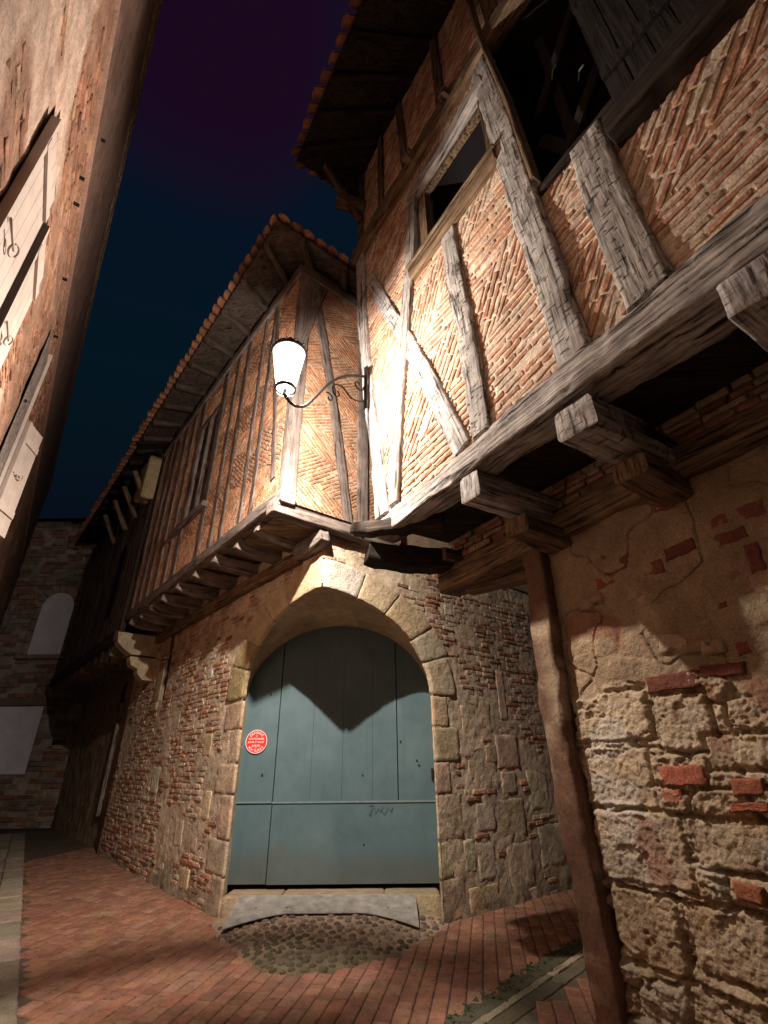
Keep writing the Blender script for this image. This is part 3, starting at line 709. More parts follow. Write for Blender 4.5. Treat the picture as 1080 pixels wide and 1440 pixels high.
roof(HA, (ec, eR), (cin, eR + np.array([-FR.n[0], -FR.n[1], 0]) * 3.1 + np.array([0, 0, 1.5])), 0, rafters=4, rl=1.0, rmat='wood_soffit', soff='wood_soffit')
# back mass so that the house is solid
mb = MB(); 
q0 = [FL(0.0, 4.5, -.2), FL(JT, 4.5, -.2), FL(JT, 4.5, -5.), FR(4.6, 4.5, -.2 - 4)]
V = [FL(JT, z, w) for z in (4.5, 9.9) for w in (-.05, -4.2)]; mb.add(V, [[0, 1, 3, 2]])
mb.build('gable_wall', M['plaster'], HA); mb = MB(); V = FR([1.9, 5.5, 5.5, 1.9], [4.4, 4.4, 8.9, 8.9], [-.1] * 4); quad(mb, V)
mb.build('side_wall', M['plaster'], HA)
# corbels and pilaster at the far end of the street front
pil = MB()
for (z0, z1, w1, c) in [(2.62, 2.78, .05, (.42, .33, .20)), (2.78, 3.55, .03, (.40, .31, .2)), (3.55, 3.60, .06, (.42, .33, .2)), (3.63, 3.68, .07, (.42, .33, .2)), (3.71, 3.76, .06, (.42, .33, .2)), (3.76, 4.15, .035, (.4, .31, .2))]:
    lump(pil, LOW, [(sL - 4.42, z0), (sL - 4.06, z0), (sL - 4.06, z1), (sL - 4.42, z1)], -.05, w1, ch=.01, jit=.004, col=c, seg=.08)
pil.build('pilaster', M['stone'], HA)
cb = MB()
def ext(mb, pts, thick, F, u, col=(1, 1, 1)):
    """profile in (w, z) extruded across u"""
    n = len(pts); V = np.vstack([F(np.full(n, u - thick / 2), [p[1] for p in pts], [p[0] for p in pts]), F(np.full(n, u + thick / 2), [p[1] for p in pts], [p[0] for p in pts])])
    mb.add(V, [list(range(n)), list(range(n, 2 * n))[::-1]] + [[i, n + i, n + (i + 1) % n, (i + 1) % n] for i in range(n)], col)
ext(cb, [(-.1, 3.28), (.22, 3.28), (.34, 3.40), (.36, 3.50), (.50, 3.56), (.55, 3.68), (.55, 3.74), (-.1, 3.74)], .30, LOW, sL - 5.0, (.50, .41, .26)); cb.build('corbel', M['stone'], HA)
cb = MB(); ext(cb, [(-.1, 3.78), (.55, 3.78), (.72, 3.88), (.86, 4.0), (.90, 4.22), (-.1, 4.22)], .34, LOW, sL - 5.0, (.46, .38, .27)); cb.build('corbel', M['stone'], HA)
mb = MB(); V = LOW([SLIT[0], SLIT[1], SLIT[1], SLIT[0]], [SLIT[2], SLIT[2], SLIT[3], SLIT[3]], [-.12] * 4); quad(mb, V); slit = mb.build('slit_window', M['dark_void'], HA)

# ---- round sign on the door
sg = empty('round_sign', (-1.84, DY - .02, 1.95), 'round red no parking sign with white lettering fixed on the left of the teal door', 'sign')
SF = Frame((-1.845, DY), 90, 1); SZ = 1.915; SRr = .155
def disc(mb, r, w0, w1, K=40, inner=0):
    a = np.linspace(0, 2 * math.pi, K, endpoint=False)
    if inner == 0:
        V = np.vstack([SF(r * np.cos(a), SZ + r * np.sin(a), np.full(K, w0)), SF(r * np.cos(a), SZ + r * np.sin(a), np.full(K, w1))])
        mb.add(V, [list(range(K, 2 * K))] + [[i, (i + 1) % K, K + (i + 1) % K, K + i] for i in range(K)])
    else:
        V = np.vstack([SF(inner * np.cos(a), SZ + inner * np.sin(a), np.full(K, w1)), SF(r * np.cos(a), SZ + r * np.sin(a), np.full(K, w1))])
        mb.add(V, [[i, K + i, K + (i + 1) % K, (i + 1) % K] for i in range(K)])
mb = MB(); disc(mb, SRr, 0.012, .030); plate_s = mb.build('sign_plate', M['sign_red'], sg)
mb = MB(); disc(mb, SRr - .002, 0, .0315, inner=SRr - .010); mb.build('rim', M['sign_white'], sg)
def text(s, x, z, size, rot=0, mat='sign_white', w=.032, parent=None):
    cu = bpy.data.curves.new('letters', 'FONT'); cu.body = s; cu.size = size; cu.align_x = 'CENTER'; cu.align_y = 'CENTER'; cu.extrude = .0006; cu.offset = size * .012
    o = bpy.data.objects.new('tmp', cu); SC.collection.objects.link(o); dg = bpy.context.evaluated_depsgraph_get(); me = bpy.data.meshes.new_from_object(o.evaluated_get(dg)); bpy.data.objects.remove(o)
    V = np.array([v.co[:] for v in me.vertices]); F_ = [list(p.vertices) for p in me.polygons]
    c, s_ = math.cos(rot), math.sin(rot); X = V[:, 0] * c - V[:, 1] * s_ + x; Z = V[:, 0] * s_ + V[:, 1] * c + z
    return SF(X, SZ + Z, w + V[:, 2]), F_
lt = MB()
def arc_text(s, rad, a_mid, da, size, flip=False):
    for k, ch in enumerate(s):
        a = a_mid + (-(k - (len(s) - 1) / 2) * da if not flip else (k - (len(s) - 1) / 2) * da)
        V, F_ = text(ch, rad * math.cos(a), rad * math.sin(a), size, a - math.pi / 2 if not flip else a + math.pi / 2); lt.add(V, F_)
arc_text('DEFENSE', .113, math.pi / 2, .26, .045); arc_text('VOITURES', .118, -math.pi / 2, .26, .045, True)
for s, z, size in [('DE', .072, .022), ('SORTIE', -.055, .036), ('DE', -.083, .020)]:
    V, F_ = text(s, 0, z, size); lt.add(V, F_)
lt.build('lettering', M['sign_white'], sg)
lt = MB()
for i, (s, z, w_) in enumerate([('STATIONNER', .034, .036), ('JOUR ET NUIT', -.008, .036)]):
    V, F_ = text(s, 0.003, z - .003, w_, w=.0312); lt.add(V, F_)
lt.build('letter_shadow', M['sign_black'], sg)
lt = MB()
for i, (s, z, w_) in enumerate([('STATIONNER', .034, .036), ('JOUR ET NUIT', -.008, .036)]):
    V, F_ = text(s, 0, z, w_, w=.0325); lt.add(V, F_)
lt.build('lettering', M['sign_white'], sg)

# ================================================================== the timber house on the right, over the rough stone wall
K_ = (0.0, 4.72); FK = Frame(K_, 148.3, 1); W_ = np.array([1.35, 4.29]); FW = Frame(W_, 148.3, 1)
HB = empty('timber_house', (1.6, 3.4, 0), 'leaning timber framed house jettied over a rough stone wall with herringbone brick panels', 'house')
nB = FK.n; dB = FK.d
WP = Path([W_ - nB * 3.0, W_, W_ + dB * 7.0], 1, rnd=0.10)

BR = [(0.59, .79, 3.04, 3.13), (0.82, .95, 3.05, 3.13), (0.73, .96, 2.90, 3.00), (0.94, 1.19, 2.80, 2.90), (1.22, 1.44, 2.86, 2.95), (1.24, 1.40, 3.22, 3.31), (0.64, .86, 2.82, 2.90),
      (1.57, 1.68, 2.97, 3.04), (1.55, 1.75, 2.84, 2.92), (1.74, 1.9, 2.94, 3.04), (1.70, 1.78, 2.62, 2.80), (0.87, 1.22, 2.02, 2.12), (1.24, 1.50, 2.07, 2.14), (1.45, 1.51, 2.45, 2.50),
      (0.82, 1.10, 1.47, 1.58), (0.80, .92, 1.37, 1.44), (1.23, 1.40, 1.43, 1.51), (1.19, 1.40, 1.35, 1.39), (1.09, 1.23, .94, 1.02), (1.48, 1.56, 2.16, 2.24), (1.9, 2.15, 2.5, 2.6), (2.0, 2.3, 1.9, 2.0), (1.3, 1.5, .55, .62)]
STB = [(0.20, .82, 1.74, 2.06), (.20, .74, 1.34, 1.70), (.86, 1.22, 1.66, 2.0), (.22, .86, .92, 1.31), (1.14, 1.55, 1.56, 1.74), (.9, 1.5, 1.05, 1.3), (.25, .7, .5, .88), (.75, 1.2, .55, .88), (1.55, 2.2, 1.0, 1.4)]
def h_W(U, Z):
    P = np.stack([U, Z, 0 * U], -1)
    wu = U + .06 * fbm(P * 4, 3, 61); wz = Z + .05 * fbm(P * 4, 3, 62)
    d1, d2, idd = worley(wu / .34, wz / .21, 63, .7); e = d2 - d1
    rub = 0.040 * sm(e, 0.02, .16) + .040 * (idd - .5)
    bedd = (.010 + .036 * sm(1.35 - Z, 0, .4)) * fbm(np.stack([U * 7 + Z * 3, Z * 36 + U * 5, 0 * U], -1), 4, 64, .6)
    wp = P + .02 * np.stack([fbm(P * 9 + 3, 2, 85), fbm(P * 9 + 7, 2, 86), 0 * U], -1); pit = .45 * fbm(wp * 13, 4, 65, .6) + .75 * fbm(wp * 40, 4, 64, .7); hole = fbm(wp * np.array([7, 11, 1]), 4, 66, .6); pits = .025 * pit - .035 * sm(hole, .36, .46) + .008 * fbm(P * 75, 2, 76)
    big = .03 * fbm(P * 1.6, 3, 67)
    raw = rub + bedd + pits + big
    crk = np.abs(fbm(P * 2.4 + 5, 3, 79)); pl = .004 * fbm(P * 30, 3, 68) + .016 * fbm(P * 5, 3, 69) + big + .12 * rub + .022 - .02 * sm(.02 - crk, 0, .012)
    edge = 2.06 + .10 * fbm(P * 3, 4, 70) - .35 * sm(U, 1.15, 1.9)
    k = sm(Z - edge, -.008, .012)
    for (a, b, c, d) in STB:   # squared blocks among the rubble, pitted faces
        m = sm(np.minimum(np.minimum(U - a, b - U), np.minimum(Z - c, d - Z)) + .012 * pit, -.005, .03)
        gr_ = sm(.045 - np.abs(np.minimum(np.minimum(U - a, b - U), np.minimum(Z - c, d - Z)) + .012 * pit + .005), .02, .045); raw = raw - .035 * gr_
        raw = raw * (1 - m) + m * (.028 + .02 * (_hash(np.array([int(a * 99)]), np.array([int(c * 99)]), np.array([0]), 3)[0] - .5) + .019 * pit - .022 * sm(hole, .34, .44))
    return raw * (1 - k) + pl * k - .02
def c_W(U, Z, H):
    P = np.stack([U, Z, 0 * U], -1); n = fbm(P * 2.2, 4, 72)
    wu = U + .06 * fbm(P * 4, 3, 61); wz = Z + .05 * fbm(P * 4, 3, 62); d1, d2, idd = worley(wu / .34, wz / .21, 63, .7)
    A = np.array([0.46, 0.375, 0.265]); B = np.array([0.38, 0.275, 0.175]); Cg = np.array([0.44, 0.385, 0.31])
    t = idd[..., None]; st_ = A * (1 - t) + B * t; st_ = np.where((idd > .8)[..., None], Cg, st_) * (1 + .3 * n)[..., None]
    oc = sm(fbm(P * 2.3 + 4, 3, 78) + .5 * (U - 1.1) - .1, .0, .25)[..., None] * .6; st_ = st_ * (1 - oc) + np.array([.36, .22, .10]) * oc; low_ = sm(1.35 - Z + .3 * n, 0, .6)[..., None] * .45; st_ = st_ * (1 - low_) + np.array([.30, .21, .125]) * low_
    edge = 2.06 + .10 * fbm(P * 3, 4, 70) - .35 * sm(U, 1.15, 1.9); k = sm(Z - edge, -.03, .05)[..., None]
    pl = np.array([.31, .225, .145]) * (1 + .28 * n)[..., None]
    c = st_ * (1 - k) + pl * k
    red = (sm(fbm(P * 3.1 + 9, 3, 73), .42, .5) * .6)[..., None]; return c * (1 - red) + np.array([.26, .10, .06]) * red
wall = MB()
grid(wall, WP, -0.12, 2.8, -.1, 3.5, 0.0085, h_W, c_W)
grid(wall, WP, -3.0, -0.12, -.1, 3.5, 0.06, h_W, c_W); grid(wall, WP, 2.8, 7.0, -.1, 3.5, 0.06, h_W, c_W)
for (a, b, c, d) in BR:
    sk = rng.uniform(-.012, .02); up_ = (c + d) / 2 > 2.0
    lump(wall, WP, [(a, c), (b, c + sk), (b + .005, d + sk), (a + .004, d)], -.05, ((.022 if d < 2.2 else .004) if up_ else .034) + rng.uniform(0, .008), ch=.006, jit=.006, col=cvar((.34, .115, .065) if not up_ else (.20, .07, .05), .22), seg=.03, rough=.003)
for i in range(16):   # stones that stand out of the upper plaster
    a = rng.uniform(.35, 2.6); c = rng.uniform(2.2, 3.2); l = rng.uniform(.12, .30); h = rng.uniform(.08, .2)
    if any(a < b2 and a + l > a2 and c < d2 and c + h > c2 for a2, b2, c2, d2 in BR): continue
    lump(wall, WP, [(a, c), (a + l, c + rng.uniform(-.02, .02)), (a + l - .01, c + h), (a + .015, c + h + rng.uniform(-.01, .02))], -.05, .006 + rng.uniform(0, .01), ch=.015, jit=.018, col=cvar((.38, .29, .19), .2), seg=.05, rough=.004)
wall.build('stone_wall', M['stone'], HB)
# brown plastered post at the wall's corner
mb = MB(); p0 = WP(.09, 0, .03); 
beam(mb, [WP(.16, -.1, .0), WP(.12, .8, .01), WP(.08, 1.7, .02), WP(.10, 2.5, .01), WP(.12, 3.32, .0)], (*nB, 0), .22, .22, rough=.022, round_=.35, step=.03, chew=.02)
mb.build('corner_post', M['plaster'], HB)
_me = bpy.data.objects['corner_post'].data; _co = np.zeros(len(_me.vertices) * 3, np.float32); _me.vertices.foreach_get('co', _co); _co = _co.reshape(-1, 3)
_n = fbm(_co * np.array([7, 7, 3.]), 4, 171); _k = sm(_n, .05, .22)[:, None]; _c = np.array([.135, .075, .048]) * (1 - _k) + np.array([.28, .21, .14]) * _k
_me.color_attributes['Col'].data.foreach_set('color', np.hstack([_c, np.ones((len(_c), 1))]).astype(np.float32).ravel())
# wall plate: long baulk that runs past the wall's corner
fbeam(FW, [(-1.26, 3.44), (-.3, 3.45), (1.5, 3.50), (6.5, 3.5)], .27, w=.09, dep=.30, name='wall_plate', mat='wood_brown', parent=HB, rough=.010, round_=.15)
mb = MB()
beam(mb, [WP(-.02, 3.26, -.9), FW(-.95, 3.30, -.10)], (0, 0, 1), .14, .12, rough=.01); mb.build('strut', M['wood_brown'], HB)
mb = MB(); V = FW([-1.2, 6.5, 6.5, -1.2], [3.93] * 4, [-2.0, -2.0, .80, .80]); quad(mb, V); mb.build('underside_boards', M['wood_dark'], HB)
grid_w = MB()
Hh = lambda U, Z: -.05 + .012 * fbm(np.stack([U * 12, Z * 12, 0 * U], -1), 3, 81); Cw = lambda U, Z, H: np.array([.34, .22, .13]) * (1 + .3 * fbm(np.stack([U * 3, Z * 5, 0 * U], -1), 3, 82))[..., None]
grid(grid_w, FW, -1.1, 6.5, 3.5, 3.95, .05, Hh, Cw); masonry(grid_w, FW, -1.1, 3.5, 3.60, 3.9, [], None, relief=-.02); grid_w.build('brick_fillet', M['brick'], HB)
# jetty beam, eroded and thick
fbeam(FK, [(-.08, 3.85), (1.2, 3.88), (2.5, 3.92), (3.6, 3.92), (6.0, 3.94)], .25, w=.07, dep=.30, name='jetty_beam', mat='wood_eroded', parent=HB, step=.03, rough=.020, round_=.12, taper=[.80, .92, 1.15, 1.5, 1.55], chew=.012)
mb = MB(); beam(mb, [FK(-.35, 3.93, .12), FK(-.10, 3.84, .12), FK(.13, 3.80, .02), FK(.5, 3.8, -.4)], (0, 0, 1), .20, .17, rough=.02, round_=.8); mb.build('beam_stub', M['wood_dark'], HB)
mb = MB(); beam(mb, [FK(-.18, 3.60, .10), FK(-.10, 3.56, -.15), FK(-.05, 3.60, -.5), FK(-.02, 3.68, -1.2)], (0, 0, 1), .26, .26, rough=.015, round_=.5, taper=[.8, 1, 1, .9]); mb.build('joist', M['wood_dark'], HB)
mb = MB(); beam(mb, [FW(-1.0, 3.66, .22), FW(-1.0, 3.66, -.2)], (0, 0, 1), .14, .16, rough=.01, round_=.4); mb.build('wedge', M['wood_brown'], HB)
for (u, wd, zz, w1) in [(1.40, .22, 3.64, .03), (2.46, .31, 3.62, .04), (3.62, .34, 3.62, .16), (4.8, .3, 3.62, .04)]:
    mb = MB(); beam(mb, FK([u] * 4, [zz] * 4, [w1, w1 - .2, -.8, -1.6]), (0, 0, 1), wd, .24, rough=.014, round_=.25, chew=.012, step=.04); mb.build('joist', M['wood_hack'] if wd > .27 else M['wood_pale'], HB)
for (u, z0, wlen) in [(1.45, 3.37, .6), (2.5, 3.36, .7)]:   # corbel boards under the joists
    mb = MB(); beam(mb, FK([u, u], [z0, z0 - .04], [-.40, -.95]), (0, 0, 1), .24, .16, rough=.01); mb.build('bracket', M['wood_brown'], HB)

# storey above: posts, rails, braces
PB = dict(parent=HB)
fbeam(FK, [(.0, 3.98), (-.10, 4.8), (-.28, 5.6), (-.42, 6.6), (-.52, 7.6), (-.60, 8.95)], .24, w=.05, dep=.24, mat='wood_pale', rough=.012, **PB)
fbeam(FK, [(.24, 4.02), (.34, 5.0), (.52, 6.0), (.72, 7.2), (.86, 8.45)], .19, w=.05, dep=.16, mat='wood_pale', rough=.010, **PB)
fbeam(FK, [(1.60, 4.06), (1.58, 5.0), (1.50, 6.0), (1.46, 6.9)], .23, w=.045, dep=.16, mat='wood_hack', rough=.014, **PB)
fbeam(FK, [(2.56, 4.08), (2.52, 5.0), (2.46, 5.9), (2.40, 7.2), (2.30, 8.95)], .27, w=.06, dep=.18, mat='wood_hack', rough=.014, **PB)
fbeam(FK, [(3.13, 4.12), (3.10, 5.0), (3.08, 5.95)], .30, w=.055, dep=.18, mat='wood_hack', rough=.012, **PB)
fbeam(FK, [(5.0, 4.12), (5.0, 7.0), (5.0, 9.0)], .28, w=.055, dep=.18, mat='wood_hack', rough=.012, **PB)
fbeam(FK, [(-.34, 8.2), (.06, 7.25), (.52, 6.2), (.96, 5.1), (1.34, 4.06)], .22, w=.035, dep=.14, name='brace', mat='wood_hack', rough=.01, **PB)
fbeam(FK, [(.80, 8.50), (1.6, 8.52), (2.30, 8.62)], .26, w=.07, dep=.18, name='rail', mat='wood_pale', rough=.012, **PB)
fbeam(FK, [(-.72, 9.10), (1.0, 9.12), (2.6, 9.14), (6.0, 9.14)], .34, w=.12, dep=.22, name='storey_beam', mat='wood_brown', rough=.014, **PB)
# window
wv = MB()
for (us, zs, ws) in [([.7, 2.4, 2.4, .7], [6.8, 6.8, 8.6, 8.6], [-.6] * 4), ([.9] * 4, [6.8, 6.8, 8.6, 8.6], [-.6, -.05, -.05, -.6]), ([2.27] * 4, [6.8, 6.8, 8.6, 8.6], [-.6, -.02, -.02, -.6]), ([.7, 2.4, 2.4, .7], [6.95] * 4, [-.6, -.6, -.03, -.03]), ([.7, 2.4, 2.4, .7], [8.42] * 4, [-.6, -.6, -.03, -.03])]: quad(wv, FK(us, zs, ws))
wB = wv.build('window', M['dark_void'], HB)
fbeam(FK, [(.78, 6.96), (2.30, 7.02)], .17, w=.10, dep=.16, name='sill', mat='wood_brown', parent=wB, rough=.006)
fbeam(FK, [(.76, 7.07), (2.32, 7.12)], .035, w=.12, dep=.16, name='sill_board', mat='wood_brown', parent=wB, rough=.003)
for (a, b, c, d, w0, w1, nm) in [(.92, 1.06, 7.1, 8.4, -.16, -.02, 'window_frame'), (2.17, 2.26, 7.1, 8.4, -.10, .02, 'window_frame'), (1.06, 2.17, 8.30, 8.38, -.10, -.02, 'lintel')]:
    mb = MB(); box(mb, FK, a, b, c, d, w0, w1); mb.build(nm, M['wood_brown'], wB)
# loft opening with its big shutter swung out, and boards inside
lv = MB()
for (us, zs, ws) in [([2.3, 3.9, 3.9, 2.3], [5.6, 5.6, 9.3, 9.3], [-.7] * 4), ([2.45] * 4, [5.6, 5.6, 9.3, 9.3], [-.7, -.02, -.02, -.7]), ([3.6] * 4, [5.6, 5.6, 9.3, 9.3], [-.7, -.02, -.02, -.7]), ([2.3, 3.9, 3.9, 2.3], [5.85] * 4, [-.7, -.7, -.05, -.05]), ([2.3, 3.9, 3.9, 2.3], [9.0] * 4, [-.7, -.7, -.05, -.05])]: quad(lv, FK(us, zs, ws))
lo = lv.build('loft_opening', M['dark_void'], HB)
fbeam(FK, [(2.62, 5.96), (3.60, 5.96)], .12, w=.04, dep=.3, name='sill', mat='wood_dark', parent=lo)
for u, z0, z1 in [(2.85, 6.05, 8.6)]:
    mb = MB(); box(mb, FK, u, u + .10, z0, z1, -.3, -.24); mb.build('board', M['wood_black'], lo)
for (a, b) in [((2.70, 6.2), (3.35, 7.0)), ((2.70, 7.3), (3.4, 8.3)), ((2.66, 6.9), (3.0, 6.1))]:
    fbeam(FK, [a, b], .12, w=-.16, dep=.06, name='board', mat='wood_black', parent=lo)
mb = MB(); beam(mb, [FK(2.66, 5.98, .10), FK(2.60, 7.4, .11), FK(2.44, 9.3, .11), FK(2.40, 10.8, .10)], (*nB, 0), .035, .12, rough=.003); mb.build('shutter_edge', M['wood_brown'], HB)
sh = MB()
for k in range(6):
    box(sh, FK, 3.36 + k * .17, 3.36 + k * .17 + .16, 5.72 + .0 * k, 8.9, .02, .06)
for z in (6.2, 7.4, 8.5): box(sh, FK, 3.36, 4.36, z, z + .12, .062, .09)
sh_o = sh.build('shutter', M['wood_black'], HB, label='dark boarded shutter folded back beside the loft opening')
fbeam(FK, [(3.28, 5.62), (4.8, 5.62)], .22, w=.16, dep=.2, name='ledge', mat='wood_dark', parent=HB, rough=.01)
for p in [(2.95, 7.35), (3.15, 6.9)]:
    mb = MB(); tube(mb, [FK(p[0], p[1], -.1), FK(p[0] + .05, p[1] + .03, -.06), FK(p[0] + .1, p[1] + .01, -.05)], .008); mb.build('hook', M['ledge_light'], lo)

# brick infill by bay
def bay(pts, bands, **k):
    nogging(FK, pts, bands, parent=HB, bw=.043, gap=.034, bl=.30, relief=.006, **k)
bay([(-.05, 3.95), (.25, 3.95), (.85, 8.5), (.85, 9.0), (-.62, 9.0)], [4.55, 5.3, 6.2, 7.0, 7.7, 8.4], angs=(55, 10, 62, 5), slope=.6, seed=1)
bay([(.22, 3.95), (1.6, 3.98), (1.45, 6.95), (.66, 6.95)], [4.25, 5.0, 5.5, 6.2], angs=(8, 55, 0, 60), slope=.55, seed=2)
bay([(1.55, 3.98), (2.58, 4.0), (2.40, 6.97), (1.42, 6.95)], [4.7, 5.3, 6.2], angs=(6, 62, 4, 55), slope=.75, seed=3)
bay([(2.5, 4.0), (3.10, 4.05), (3.10, 5.95), (2.42, 5.95)], [4.75, 5.4], angs=(58, 4, 40), slope=.45, seed=4)
bay([(3.10, 4.05), (6.0, 4.05), (6.0, 5.72), (3.10, 5.72)], [4.50], angs=(4, 54, 4), slope=.70, seed=5)
bay([(4.36, 5.70), (6.0, 5.7), (6.0, 9.0), (4.36, 9.0)], [7.5], angs=(40, 4, 50), slope=.2, seed=6)
bay([(3.5, 5.70), (4.4, 5.7), (4.4, 9.0), (3.5, 9.0)], [7.5], angs=(40, 4, 50), slope=.2, seed=16)
bay([(.84, 8.60), (2.32, 8.60), (2.30, 9.02), (.84, 9.02)], [], angs=(60,), seed=7)
bay([(2.22, 7.05), (2.46, 7.05), (2.40, 8.6), (2.22, 8.6)], [7.9], angs=(20, -20), seed=8)
bay([(-.74, 9.2), (6.0, 9.2), (6.0, 11.4), (-.74, 11.4)], [9.9, 10.7], angs=(8, 50, 10), slope=.2, seed=9)
bb = MB(); 
V = FK([-.62, .82, .82, -.62], [3.98, 3.98, 9.2, 9.2], [-.14] * 4)
# upper storey timbers in the lamp cap's shade
for pts, wd in [([(-.62, 9.25), (-.62, 11.4)], .16), ([(.05, 9.25), (.05, 11.4)], .14), ([(.75, 9.25), (.62, 11.4)], .15), ([(1.6, 9.25), (1.6, 11.4)], .16), ([(2.6, 9.25), (2.6, 11.4)], .2)]:
    fbeam(FK, pts, wd, w=.05, dep=.14, mat='wood_brown', **PB)
for u in (1.0, 1.8): 
    mb = MB(); beam(mb, FK([u, u], [9.1, 9.1], [.22, -.2]), (0, 0, 1), .16, .16, rough=.01, round_=.8); mb.build('joist', M['wood_brown'], HB)
# end wall towards the passage, and solid backing
FE = Frame(FK(-.66, 0, -.02)[:2], 58.3, 1); FE.d = -nB; FE.n = -dB
Hh = lambda U, Z: 0 * U - .01 + .01 * fbm(np.stack([U * 9, Z * 9, 0 * U], -1), 2, 91); Cw = lambda U, Z, H: np.array([.16, .11, .07]) * (1 + .3 * fbm(np.stack([U * 2, Z * 2, 0 * U], -1), 3, 92))[..., None]
Hh2 = lambda U, Z: Hh(U, Z) - .62 * (1 - np.clip((Z - 3.95) / 4.6, 0, 1) ** .8)
ew = MB(); grid(ew, FE, 0.0, 4.5, 3.95, 11.4, .12, Hh2, Cw); ew.build('end_wall', M['plaster'], HB)
# roof with deep eaves
ZR = 11.05
e0 = FK(-.86, ZR, 1.20); e1 = FK(6.0, ZR, 1.20); i0 = FK(1.0, ZR + 1.6, -2.6); i1 = FK(6.0, ZR + 1.6, -2.6)
roof(HB, (e0, e1), (i0, i1), 0, rafters=12, rl=1.6, rmat='wood_dark', tw=.24)
e2 = FK(-.92, ZR, -4.5)
roof(HB, (e0, e2), (i0, FK(1.0, ZR + 1.6, -4.5)), 0, rafters=7, rl=.9, rmat='wood_dark', tw=.24)
mb = MB(); beam(mb, [FK(-.55, 10.25, .0), FK(-.72, 10.35, .45)], (0, 0, 1), .2, .2, rough=.01); mb.build('bracket', M['wood_brown'], HB)
mb = MB(); beam(mb, [FK(-.60, 9.9, .05), FK(-.60, 10.9, .75)], (0, 0, 1), .1, .1, rough=.01); mb.build('strut', M['wood_brown'], HB)

# ================================================================== wall lantern
LX, LY = -1.04, 4.05
LAN = empty('wall_lantern', (LX, LY, 5.3), 'lit tapered street lantern on a scrolled iron bracket fixed to the timber house corner', 'lamp')
zb = 5.19
def L3(r, z): return (r, z)
g = MB(); lathe(g, (LX, LY, 0), [(.098, zb), (.120, zb + .12), (.146, zb + .29), (.175, zb + .50)], K=24); g.build('lantern_glass', M['glass'], LAN)
fr = MB(); lathe(fr, (LX, LY, 0), [(.102, zb - .03), (.112, zb - .02), (.112, zb + .01), (.098, zb + .015)], K=24)
for k in range(4):
    a = math.pi / 4 + k * math.pi / 2
    tube(fr, [(LX + r * math.cos(a), LY + r * math.sin(a), z) for r, z in [(.105, zb), (.151, zb + .29), (.181, zb + .50)]], .004, K=5)
lathe(fr, (LX, LY, 0), [(.177, zb + .495), (.188, zb + .50), (.188, zb + .52), (.175, zb + .53)], K=24)
fr.build('lantern_frame', M['iron'], LAN)
cp = MB(); lathe(cp, (LX, LY, 0), [(.183, zb + .515), (.195, zb + .525), (.18, zb + .56), (.11, zb + .62), (.07, zb + .64), (.07, zb + .67), (.03, zb + .69), (.025, zb + .71), (.027, zb + .73), (.0, zb + .75)], K=24)
lathe(cp, (LX, LY, 0), [(.183, zb + .52), (.0, zb + .54)], K=24)
for k in range(12):
    a = k * math.pi / 6; tube(cp, [(LX + .195 * math.cos(a), LY + .195 * math.sin(a), zb + .525), (LX + .207 * math.cos(a), LY + .203 * math.sin(a), zb + .555)], [.012, .004], K=5)
cp.build('lantern_cap', M['iron'], LAN)
bu = MB(); lathe(bu, (LX, LY, 0), [(.0, zb + .04), (.03, zb + .06), (.040, zb + .10), (.03, zb + .14), (.0, zb + .16)], K=12); bu.build('bulb', M['bulb'], LAN)
# bracket: plate on the corner post, swan-neck arm, two scrolls
A0 = np.array([-.225, 4.88]); A1 = np.array([LX, LY]); hd = A1 - A0; hl = np.linalg.norm(hd); hd = hd / hl
def BP(t, z): p = A0 + hd * t; return np.array([p[0], p[1], z])
def spline(pts, k=8):
    P = np.array(pts, float); out = []
    for i in range(len(P) - 1):
        p0 = P[max(0, i - 1)]; p1 = P[i]; p2 = P[i + 1]; p3 = P[min(len(P) - 1, i + 2)]
        for j in range(k):
            t = j / k; out.append(.5 * ((2 * p1) + (-p0 + p2) * t + (2 * p0 - 5 * p1 + 4 * p2 - p3) * t * t + (-p0 + 3 * p1 - 3 * p2 + p3) * t ** 3))
    out.append(P[-1]); return np.array(out)
arm = MB()
zt = 5.74
tube(arm, [BP(t, z) for t, z in spline([(0, 6.11), (.2, 6.0), (.42, 5.82), (.6, 5.60), (.75, 5.34), (.88, 5.13), (.98, 5.05), (1.07, 5.04), (hl, 5.10), (hl, zb - .02)])], .017, K=8)
arm.build('bracket_arm', M['iron'], LAN)
sc = MB(); tube(sc, [BP(t, z) for t, z in spline([(.0, 5.72), (.10, 5.64), (.24, 5.62), (.38, 5.70), (.50, 5.66), (.52, 5.56), (.47, 5.50), (.42, 5.55), (.45, 5.59)])], .011, K=6)
sc.build('scroll', M['iron'], LAN)
sc = MB(); tube(sc, [BP(.12 + (.10 - .0085 * i) * math.cos(i * .6 + 2.9), 5.90 + (.10 - .0085 * i) * math.sin(i * .6 + 2.9)) for i in range(11)], .011, K=6); sc.build('scroll', M['iron'], LAN)
sc = MB(); tube(sc, [BP(.57 + (.07 - .0065 * i) * math.cos(i * .6 + .9), 5.42 + (.07 - .0065 * i) * math.sin(i * .6 + .9)) for i in range(10)], .009, K=6); sc.build('scroll', M['iron'], LAN)
pm = MB(); beam(pm, [BP(-.01, 6.28), BP(-.01, 5.60)], (hd[0], hd[1], 0), .06, .018, rough=.0005, round_=.1); pm.build('wall_plate', M['iron'], LAN)
ld = bpy.data.lights.new('lantern_light', 'POINT'); ld.energy = LAMP_POWER; ld.color = LAMP_COLOR; ld.shadow_soft_size = .03
lo_ = bpy.data.objects.new('lantern_light', ld); SC.collection.objects.link(lo_); lo_.parent = LAN; lo_.location = (0, 0, zb + .20 - 5.3)
